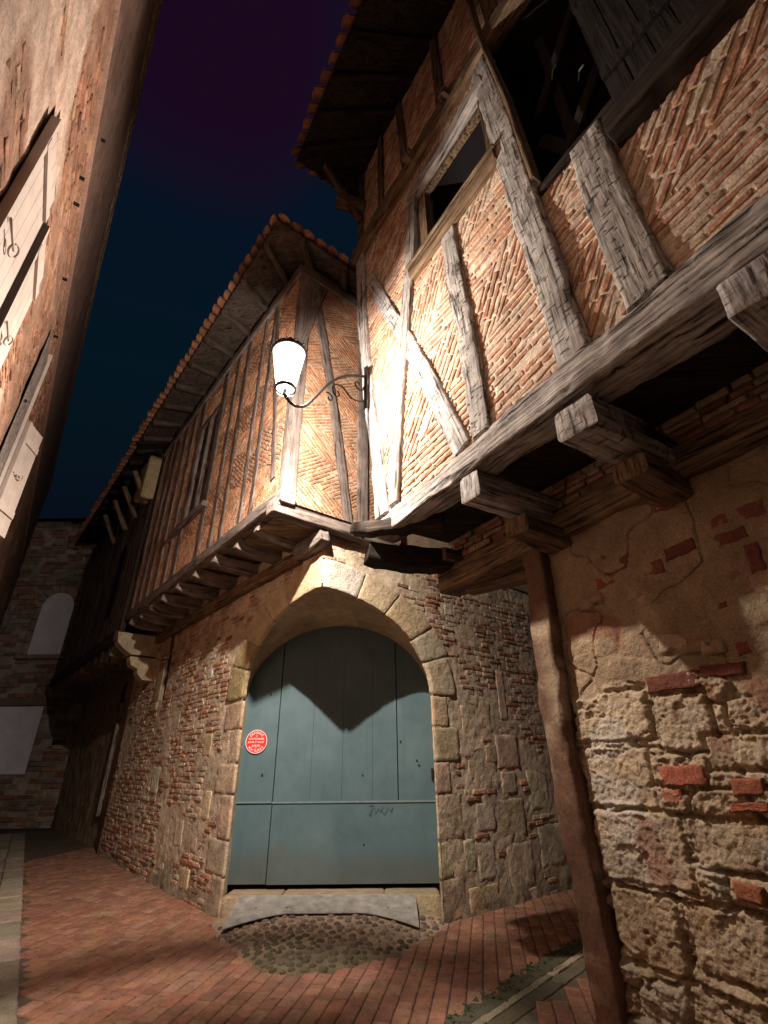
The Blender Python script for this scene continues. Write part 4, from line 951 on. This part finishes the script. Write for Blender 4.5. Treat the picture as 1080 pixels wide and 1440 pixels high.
sd = bpy.data.lights.new('lantern_fill_spot', 'SPOT'); sd.energy = DOWN_SPOT_POWER; sd.color = LAMP_COLOR; sd.shadow_soft_size = .03; sd.spot_size = R(150); sd.spot_blend = 1.0
so_ = bpy.data.objects.new('lantern_fill_spot', sd); SC.collection.objects.link(so_); so_.parent = LAN; so_.location = (0, 0, zb + .21 - 5.3); so_.rotation_euler = Vector((-.30, .16, -1)).to_track_quat('-Z', 'Y').to_euler()  # spot added for light balance, tilted away from the near facade

# ================================================================== tall brick house on the left
FA = Frame((-.647, -.470), -36, 1)
HC = empty('brick_house', (-3.0, 2.8, 0), 'tall flaking brick house with cream wooden shutters along the left side of the lane', 'house')
def h_A(U, Z):
    P = np.stack([U, Z, 0 * U], -1); return .012 * fbm(P * 6, 3, 101) + .02 * fbm(P * 1.2, 2, 102)
def c_A(U, Z, H):
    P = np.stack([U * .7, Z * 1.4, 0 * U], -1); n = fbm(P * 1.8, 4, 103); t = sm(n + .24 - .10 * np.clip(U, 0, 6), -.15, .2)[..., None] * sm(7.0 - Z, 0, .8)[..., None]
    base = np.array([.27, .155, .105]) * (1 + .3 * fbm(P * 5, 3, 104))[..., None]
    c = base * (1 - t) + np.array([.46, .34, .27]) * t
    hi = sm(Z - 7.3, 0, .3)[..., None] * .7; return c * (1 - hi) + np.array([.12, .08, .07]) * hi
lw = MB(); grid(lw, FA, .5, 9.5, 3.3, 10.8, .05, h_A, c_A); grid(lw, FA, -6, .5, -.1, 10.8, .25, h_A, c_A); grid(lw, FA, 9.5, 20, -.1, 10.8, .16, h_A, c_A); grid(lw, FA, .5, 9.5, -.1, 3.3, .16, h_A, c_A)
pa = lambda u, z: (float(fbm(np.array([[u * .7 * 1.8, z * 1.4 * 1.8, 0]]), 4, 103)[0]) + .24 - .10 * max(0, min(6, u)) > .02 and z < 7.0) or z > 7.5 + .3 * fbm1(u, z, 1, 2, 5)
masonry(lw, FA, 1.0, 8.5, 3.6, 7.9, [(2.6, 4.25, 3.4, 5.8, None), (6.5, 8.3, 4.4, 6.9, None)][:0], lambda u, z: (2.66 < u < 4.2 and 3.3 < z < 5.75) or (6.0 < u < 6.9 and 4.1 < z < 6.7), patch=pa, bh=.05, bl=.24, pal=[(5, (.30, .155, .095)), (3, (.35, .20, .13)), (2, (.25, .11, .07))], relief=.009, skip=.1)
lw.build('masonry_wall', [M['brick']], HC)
mb = MB(); box(mb, FA, -6, 20, 10.70, 10.80, -.1, .03); box(mb, FA, -6, 20, 10.50, 10.70, -.05, .02); mb.build('cornice', M['wood_brown'], HC)
mb = MB(); box(mb, FA, .5, 20, 7.30, 7.36, -.05, .035); mb.build('string_course', M['plaster'], HC); bpy.data.objects['string_course'].data.color_attributes['Col'].data.foreach_set('color', np.tile(np.array([.33, .2, .15, 1], np.float32), 8))
mb = MB(); quad(mb, FA([-6, 20, 20, -6], [10.8, 10.8, 12.2, 12.2], [.03, .03, -3, -3])); mb.build('roof', M['tile'], HC); bpy.data.objects['roof' if False else mb and 'roof']
def shutter(u0, u1, z0, z1, w0=.03, th=.035, rot=0.0, name='shutter', label=None, boards=4):
    """leaf hinged at u0, swung out by rot degrees"""
    a = R(rot); P0 = FA(u0, 0, w0)[:2]; d = FA.d * math.cos(a) + FA.n * math.sin(a); nn = FA.n * math.cos(a) - FA.d * math.sin(a)
    G = Frame(P0, 0, 1); G.d = d; G.n = nn; mb = MB(); bw = (u1 - u0) / boards
    for k in range(boards): box(mb, G, k * bw + .002, (k + 1) * bw - .002, z0, z1, 0, th)
    o = mb.build(name, M['shutter_white'], HC, label=label)
    for z in (z0 + .25, z1 - .30):
        b2 = MB(); box(b2, G, .01, u1 - u0 - .02, z, z + .09, th + .001, th + .022); b2.build('batten', M['shutter_white'], o)
    b3 = MB(); box(b3, G, 0, .05, z0, z1, th + .001, th + .018); b3.build('edge_strip', M['shutter_white'], o)
    b4 = MB(); zc = (z0 + z1) / 2; tube(b4, [G(.4 * (u1 - u0) + .05 * math.cos(t), zc + .03 * math.sin(t), th + .04 + .02 * math.sin(t)) for t in np.linspace(0, 6.0, 12)], .007, K=6); tube(b4, [G(.02, zc, th + .03), G(.4 * (u1 - u0), zc, th + .04)], .008, K=6); b4.build('latch', M['shutter_white'], o)
    return o
mb = MB(); quad(mb, FA([2.70, 4.2, 4.2, 2.70], [3.4, 3.4, 5.66, 5.66], [.028] * 4)); wn = mb.build('window', M['dark_void'], HC)
shutter(2.66, 3.30, 3.4, 5.50, w0=.015, rot=3, label='nearer cream shutter leaf on the left house'); shutter(3.58, 4.16, 3.4, 5.52, w0=.02, rot=1, label='farther cream shutter leaf of the near window')
mb = MB(); quad(mb, FA([6.05, 6.76, 6.76, 6.05], [4.2, 4.2, 6.55, 6.55], [.028] * 4)); wn2 = mb.build('window', M['wood_grey'], HC)
mb = MB(); box(mb, FA, 6.76, 6.80, 4.1, 6.70, .01, .06); mb.build('window_frame', M['shutter_white'], wn2)
shutter(6.82, 7.18, 4.1, 5.60, w0=.06, rot=27, boards=2, label='small cream shutter leaf standing half open away from the wall')
for (u, z) in [(4.18, 5.40), (4.21, 4.85), (4.07, 6.89), (4.36, 6.85), (5.45, 6.85), (6.6, 6.9), (4.19, 7.8), (6.2, 5.5)]:
    mb = MB(); box(mb, FA, u - .013, u + .013, z - .013, z + .013, -.02, .055); mb.build('wall_hook', M['iron'], HC)

# ================================================================== houses farther down the lane
HD = empty('lane_house', (-6.5, 12.5, 0), 'dark timber fronted house beyond the corner house, jettied lower over the lane', 'house')
mb = MB(); box(mb, FL, 7.0, 15.5, 4.05, 4.28, -.1, .18); mb.build('jetty_beam', M['wood_dark'], HD)
mb = MB(); Hh = lambda U, Z: .05 + .01 * fbm(np.stack([U * 5, Z * 5, 0 * U], -1), 2, 111); Cw = lambda U, Z, H: np.array([.30, .22, .165]) * (1 + .4 * fbm(np.stack([U * 3, Z * .8, 0 * U], -1), 3, 112))[..., None]
grid(mb, FL, 6.98, 15.5, 4.2, 9.0, .1, Hh, Cw); mb.build('plastered_front', M['plaster'], HD)
for u in (7.1, 7.8, 8.5, 9.4, 10.2, 11.2, 12.2, 13.2, 14.4): fbeam(FL, [(u, 4.25), (u, 9.0)], .14, w=.10, dep=.12, name='post', mat='wood_dark', parent=HD, step=.3)
mb = MB(); quad(mb, FL([8.6, 9.2, 9.2, 8.6], [5.0, 5.0, 6.9, 6.9], [.085] * 4)); mb.build('window', M['dark_void'], HD)
for k in range(10):
    mb = MB(); u = 7.5 + k * .8; box(mb, FL, u, u + .16, 3.82, 4.04, -1.0, .10); mb.build('joist', M['wood_grey'], HD)
mb = MB(); grid(mb, FL, 6.7, 16, -.1, 4.1, .08, lambda U, Z: -.95 + .03 * fbm(np.stack([U * 4, Z * 4, 0 * U], -1), 3, 121), lambda U, Z, H: np.array([.34, .24, .16]) * (1 + .4 * fbm(np.stack([U * 2, Z * 4, 0 * U], -1), 3, 122))[..., None]); mb.build('ground_floor_wall', M['brick'], HD)
for u, wz in ((8.3, 1.2), (9.7, .6)):
    mb = MB(); box(mb, FL, u, u + .12, wz, 3.1, -.94, -.86); mb.build('door_jamb', M['wood_grey'], HD)
    mb = MB(); box(mb, FL, u + .14, u + .34, wz, 3.6, -.94, -.90); mb.build('slit_window', M['dark_void'], HD)
lp = MB(); lump(lp, FL, [(7.0, 7.6), (7.9, 7.8), (7.9, 8.8), (7.0, 8.8)], .05, .34, ch=.03, jit=.02, col=(.50, .42, .24), seg=.1); lp.build('plaster_cheek', M['plaster'], HD)
roof(HD, (FL(7.05, 9.05, .65), FL(15.5, 9.05, .65)), (FL(7.05, 10.4, -2.4), FL(15.5, 10.4, -2.4)), 0, rafters=12, rl=.8, rmat='wood_dark', rows=2)
for k, (u, z) in enumerate([(7.4, 8.2), (8.4, 8.2), (9.4, 8.2), (10.6, 8.2)]):
    mb = MB(); beam(mb, [FL(u, 7.6, .1), FL(u, 8.4, .55)], (0, 0, 1), .12, .12, rough=.01, step=.2); mb.build('bracket', M['wood_brown'], HD)

HE = empty('end_house', (-13.0, 18.6, 0), 'brick and rubble house closing the lane with a blocked pale arched window', 'house')
FG = Frame((0, 18.0), 90, 1)
ewm = MB()
def aw(u, z): return (-12.95 < u < -11.62 and 5.05 < z < 7.7)
stE = [(rng.uniform(-17, -9.5),) for _ in range(0)]
grid(ewm, FG, -22, -6, -.1, 10.6, .12, lambda U, Z: .04 * fbm(np.stack([U * 3, Z * 3, 0 * U], -1), 3, 131), lambda U, Z, H: np.array([.34, .28, .23]) * (1 + .5 * fbm(np.stack([U, Z * 3, 0 * U], -1), 3, 132))[..., None])
masonry(ewm, FG, -15.5, -9.5, 0, 10.5, [], aw, bh=.14, gap=.03, bl=.5, relief=.05, skip=.2, pal=[(3, (.26, .14, .09)), (3, (.30, .24, .18)), (2, (.2, .17, .14))])
ewm.build('masonry_wall', M['brick'], HE)
mb = MB(); a = np.linspace(0, math.pi, 14); cx, hw = -12.27, .60
V = FG(np.concatenate([[cx - hw, cx + hw], cx + hw * np.cos(a)]), np.concatenate([[5.25, 5.25], 6.95 + hw * np.sin(a)]), np.full(16, .075)); mb.add(V, [list(range(16))]); mb.build('blocked_window', M['blind'], HE)
mb = MB()
for k in range(9):
    t0, t1 = math.pi * k / 9 + .02, math.pi * (k + 1) / 9 - .02; lump(mb, FG, [(cx + r_ * math.cos(t), 6.95 + r_ * math.sin(t)) for r_, t in ((.61, t0), (.86, t0), (.86, t1), (.61, t1))], 0, .11, ch=.02, jit=.01, col=cvar((.33, .25, .18), .2), seg=.2)
for sx in (-1, 1):
    for q in range(4): lump(mb, FG, [(cx + sx * .61, 5.25 + q * .43), (cx + sx * .84, 5.25 + q * .43), (cx + sx * .84, 5.65 + q * .43), (cx + sx * .61, 5.65 + q * .43)], 0, .11, ch=.02, jit=.01, col=cvar((.33, .25, .18), .2), seg=.2)
lump(mb, FG, [(cx - .95, 5.08), (cx + .95, 5.08), (cx + .95, 5.23), (cx - .95, 5.23)], 0, .18, ch=.02, jit=.01, col=(.3, .24, .18), seg=.2)
mb.build('window_surround', M['stone'], HE)
mb = MB(); lump(mb, FG, [(-14.2, 3.52), (-11.4, 3.52), (-11.4, 3.78), (-14.2, 3.78)], 0, .14, ch=.02, jit=.015, col=(.2, .15, .11), seg=.2); mb.build('lintel', M['stone'], HE)
mb = MB(); V = FG([-13.9, -11.7, -11.7, -13.9], [1.45, 1.45, 3.5, 3.5], [.09] * 4); mb.add(V, [[0, 1, 2, 3]]); mb.build('blocked_doorway', M['blind'], HE)
mb = MB(); quad(mb, FG([-22, -6, -6, -22], [10.6, 10.6, 12.5, 12.5], [.3, .3, -4, -4])); mb.build('roof', M['wood_dark'], HE)

# ================================================================== ground
gm = MB(); quad(gm, [(-120, -120, -.035), (120, -120, -.035), (120, 120, -.035), (-120, 120, -.035)]); gm.build('ground', M['ground'], None, kind='structure')
FH = lambda u, z, w: np.stack([np.asarray(u, float), np.asarray(z, float), np.asarray(w, float)], -1)
chan_a = np.array([0.10, 4.30]); chd = np.array([math.sin(R(41)), math.cos(R(41))]); chn = np.array([chd[1], -chd[0]])
kd = np.array([math.sin(R(-33)), math.cos(R(-33))]); kn = np.array([kd[1], -kd[0]]); k0 = np.array([-2.56, 4.62])
APR = [(-2.1, 7.5), (-2.02, 7.2), (-1.78, 6.62), (-1.38, 6.0), (-1.05, 5.62), (-.85, 5.55), (-.50, 5.66), (.10, 6.12), (.50, 6.70), (.66, 7.05), (.66, 7.5)]
def apd(x, y):
    """distance inside the cobbled patch's outline (negative outside)"""
    d = 9
    for i in range(len(APR) - 1):
        a, b = APR[i], APR[i + 1]; L_ = math.hypot(b[0] - a[0], b[1] - a[1]); c = ((b[0] - a[0]) * (y - a[1]) - (b[1] - a[1]) * (x - a[0])) / L_; d = min(d, c)
    return d
def apron(x, y): return apd(x, y) > .03 and y < 8
def apron_old(x, y):
    v = np.array([x, y]); e1 = np.array([-2.08, 7.38]); tip = np.array([-.88, 5.50]); e2 = np.array([.68, 7.05])
    c1 = (tip[0] - e1[0]) * (y - e1[1]) - (tip[1] - e1[1]) * (x - e1[0]); c2 = (e2[0] - tip[0]) * (y - tip[1]) - (e2[1] - tip[1]) * (x - tip[0])
    rr_ = math.hypot(x + .83, y - 6.75)
    return (c1 > -.02 and c2 > -.02 and y < 8 and rr_ < 1.30) or (rr_ < 1.12 and y < 7.4)
pv = MB()
ang = R(-10); ca, sa = math.cos(ang), math.sin(ang)   # rows run a little right of straight ahead
def okp(x, y):
    v = np.array([x, y]); 
    if (v - k0) @ kn < .02: return False
    if apron(x, y): return False
    if abs((v - chan_a) @ chn - .17) < .21 and (v - chan_a) @ chd > -3: return False
    return True
r = 0; xx = -9.0
BWd, BLn = .128, .235
while xx < 6:
    yy = 2.0 + rng.uniform(0, BLn)
    while yy < 17:
        l = BLn * rng.uniform(.85, 1.12)
        cx, cy = (xx + BWd / 2) * ca - (yy + l / 2) * -sa * -1, 0
        c_ = (xx + BWd / 2, yy + l / 2); gx = c_[0] * ca - c_[1] * sa; gy = c_[0] * sa + c_[1] * ca
        if okp(gx, gy) and gy > 2.5 and gx > -11 and gx < 4.5 and not (gy > 9.5 and gx > -3):
            far = gy > 9.5
            g_ = .004; pts = [(xx + g_, yy + g_), (xx + BWd - g_, yy + g_), (xx + BWd - g_, yy + l - g_), (xx + g_, yy + l - g_)]
            pts = [(a * ca - b * sa, a * sa + b * ca) for a, b in pts]
            col = pick([(5, (.275, .135, .088)), (3, (.255, .12, .077)), (3, (.295, .155, .10)), (1, (.225, .11, .078)), (.5, (.29, .175, .115))])
            wv_ = .008 * fbm1(gx * .7, gy * .7, 0, 2, 7)
            lump(pv, FH, pts, -.05, wv_ + rng.uniform(-.003, .003), ch=.006, jit=.003, col=cvar(col, .10), seg=.3 if far else .09, rough=.001)
        yy += l
    xx += BWd
pv.build('brick_pavement', M['pave'], None, kind='structure')
gj = MB(); grid(gj, FH, -11, 5, 2.4, 17, .15, lambda U, Z: -.012 + .006 * fbm(np.stack([U * .7, Z * .7, 0 * U], -1), 2, 7), lambda U, Z, H: np.array([.11, .085, .06]) * (1 + .3 * fbm(np.stack([U, Z, 0 * U], -1), 3, 9))[..., None]); gj.build('pavement_bedding', M['pave'], None, kind='structure')
# drain channel of pale slabs with moss along it
ch_ = MB(); t = -2.0
CHF = lambda u, z, w: np.stack([chan_a[0] + chd[0] * np.asarray(u, float) + chn[0] * np.asarray(z, float), chan_a[1] + chd[1] * np.asarray(u, float) + chn[1] * np.asarray(z, float), np.asarray(w, float) + 0 * np.asarray(u, float)], -1)
while t < 5:
    l = rng.uniform(.5, .9); lump(ch_, CHF, [(t, -.08), (t + l - .006, -.08), (t + l - .006, .11), (t, .11)], -.05, -.006, ch=.006, jit=.006, col=cvar((.085, .085, .055), .25), seg=.06); lump(ch_, CHF, [(t, .19), (t + l - .006, .19), (t + l - .006, .32), (t, .32)], -.05, -.005, ch=.006, jit=.006, col=cvar((.12, .105, .07), .25), seg=.06); 
    lump(ch_, CHF, [(t + .1, .118), (t + l + .095, .118), (t + l + .095, .182), (t + .1, .182)], -.05, .0, ch=.006, jit=.005, col=cvar((.30, .26, .19), .3), seg=.06); t += l
ch_.build('drain_channel', M['stone'], None, kind='structure')
ms = MB()
for k in range(700):
    u = rng.uniform(-2, 4.5); v = -.03 + rng.gauss(0, .05); v = max(-.10, min(.13, v)); p = CHF(u, v, 0); s = rng.uniform(.006, .018)
    a = rng.uniform(0, 6.28); pts = [(p[0] + s * math.cos(a + j * 1.05) * rng.uniform(.7, 1.1), p[1] + s * math.sin(a + j * 1.05) * rng.uniform(.7, 1.1)) for j in range(6)]
    lump(ms, FH, pts, -.03, rng.uniform(-.004, .004), ch=.003, jit=.002, col=cvar((.06, .075, .03), .35), seg=.2)
mo = ms.build('moss', M['stone'], None); mo['kind'] = 'stuff'; mo['label'] = 'green moss growing along the drain channel'; mo['category'] = 'moss'
# pavement strip on the left: pale slabs
lk = MB(); t = -4.0
KF = lambda u, z, w: np.stack([k0[0] + kd[0] * np.asarray(u, float) + kn[0] * np.asarray(z, float), k0[1] + kd[1] * np.asarray(u, float) + kn[1] * np.asarray(z, float), np.asarray(w, float) + 0 * np.asarray(u, float)], -1)
while t < 13:
    l = rng.uniform(.6, 1.0); z_ = 0.0
    for wq in (.30, .62, .62): 
        lump(lk, KF, [(t, z_ - wq), (t + l - .01, z_ - wq), (t + l - .01, z_ - .01), (t, z_ - .01)], -.05, .045 + rng.uniform(-.004, .004), ch=.012, jit=.006, col=cvar((.30, .245, .185), .25), seg=.1); z_ -= wq
    t += l
lk.build('pavement_edge', M['stone'], None, kind='structure')
# cobbled ramp in front of the door
def apz(x, y): return max(-.005, min(.15, apd(x, y) * .14, .092 * (y - 5.5) / 1.4))
cbm = MB()
xs = np.arange(-2.3, .95, .05); ys = np.arange(5.35, 7.8, .05); UU, ZZ = np.meshgrid(xs, ys, indexing='ij')
AD = np.array([[apd(a, b) for b in ys] for a in xs]); msk = AD > -.12; HH = np.array([[apz(a, b) for b in ys] for a in xs]) + .004 - .05 * sm(-AD, 0.0, .05)
idx = np.arange(UU.size).reshape(UU.shape); q = np.stack([idx[:-1, :-1], idx[1:, :-1], idx[1:, 1:], idx[:-1, 1:]], -1).reshape(-1, 4); mm = (msk[:-1, :-1] | msk[1:, 1:]).ravel()
n_ = fbm(np.stack([UU * 2, ZZ * 2, 0 * UU], -1), 3, 151); cc = np.array([.34, .25, .175]) * (1 + .3 * n_)[..., None]; ml = (sm(6.35 - ZZ + .5 * n_, 0, .5) * .7)[..., None]; cc = cc * (1 - ml) + np.array([.05, .045, .022]) * ml
cbm.add(np.stack([UU.ravel(), ZZ.ravel(), HH.ravel()], 1), q[mm].tolist(), cc.reshape(-1, 3), smooth=True)
placed = []
for _ in range(15000):
    x = rng.uniform(-2.15, .8); y = rng.uniform(5.5, 7.2)
    if not apron(x, y) or (y > 6.98 and x < .36): continue
    s = rng.uniform(.034, .056)
    if any((x - a) ** 2 + (y - b) ** 2 < (s + c - .006) ** 2 for a, b, c in placed): continue
    placed.append((x, y, s))
    a0 = rng.uniform(0, 3.14); ea = rng.uniform(.6, .85); V = []; zc = apz(x, y)
    for rr_, zz in ((1.0, -.01), (.90, .012), (.55, .021), (.0, .024)):
        for j in range(9):
            th = 2 * math.pi * j / 9; px = s * rr_ * math.cos(th); py = s * rr_ * ea * math.sin(th) * 1.15; V.append((x + px * math.cos(a0) - py * math.sin(a0), y + px * math.sin(a0) + py * math.cos(a0), zc + zz * (.7 + .3 * s / .04)))
    moss = y < 6.25 + .2 * math.sin(x * 5)
    cbm.add(V, [[i * 9 + j, i * 9 + (j + 1) % 9, (i + 1) * 9 + (j + 1) % 9, (i + 1) * 9 + j] for i in range(3) for j in range(9)], cvar((.10, .085, .05) if moss else rng.choice([(.17, .12, .085), (.20, .14, .10), (.13, .10, .08), (.24, .18, .13)]), .25), smooth=True)
cbm.build('cobbled_path', M['stone'], None, kind='structure')
# checker plate bridging the cobbles to the threshold
PT = empty('metal_ramp_plate', (-.7, 6.8, .2), 'worn grey checker plate with a curved front edge bridging cobbles and door threshold', 'metal plate')
def yb(x):
    t = x + .72; return 6.97 - .27 * (max(0, abs(t) - .40) / .62) ** 1.5
def pz(y): return .222 + (y - 7.35) * .235
pm = MB(); xs = np.linspace(-1.78, .33, 44)
def plate_pts(dz): return [(x, yb(x) if abs(x + .7) > 0 else yb(x), pz(yb(x)) + dz) for x in xs] + [(x, 7.36, pz(7.36) + dz) for x in xs]
T_ = plate_pts(0); B_ = plate_pts(-.008); n = len(xs)
pm.add(T_ + B_, [[i, i + 1, n + i + 1, n + i] for i in range(n - 1)] + [[2 * n + i + 1, 2 * n + i, 3 * n + i, 3 * n + i + 1] for i in range(n - 1)] + [[i + 1, i, 2 * n + i, 2 * n + i + 1] for i in range(n - 1)] + [[0, n, 3 * n, 2 * n], [n - 1, 3 * n - 1, 4 * n - 1, 2 * n - 1][::1]])
for i in range(52):
    for j in range(22):
        x = -1.75 + i * .04; y = 6.65 + j * .05
        if y < yb(x) + .03 or y > 7.34: continue
        a = .6 if (i + j) % 2 else -.6; dx, dy = .014 * math.cos(a), .014 * math.sin(a); ex, ey = -.004 * math.sin(a), .004 * math.cos(a); z0 = pz(y)
        pm.add([(x - dx, y - dy, z0 + .0005), (x + ex, y + ey, z0 + .006), (x + dx, y + dy, z0 + .0005), (x - ex, y - ey, z0 + .006)], [[0, 3, 2, 1]])
pm.build('plate', M['steel'], PT)
for x, y in [(-1.52, 7.08), (-1.16, 7.08), (.0, 7.06), (.24, 7.05)]:
    mb = MB(); lathe(mb, (x, y, pz(y)), [(.0, .002), (.014, .002), (.016, .0012)], K=10); mb.build('bolt_hole', M['sign_black'], PT)
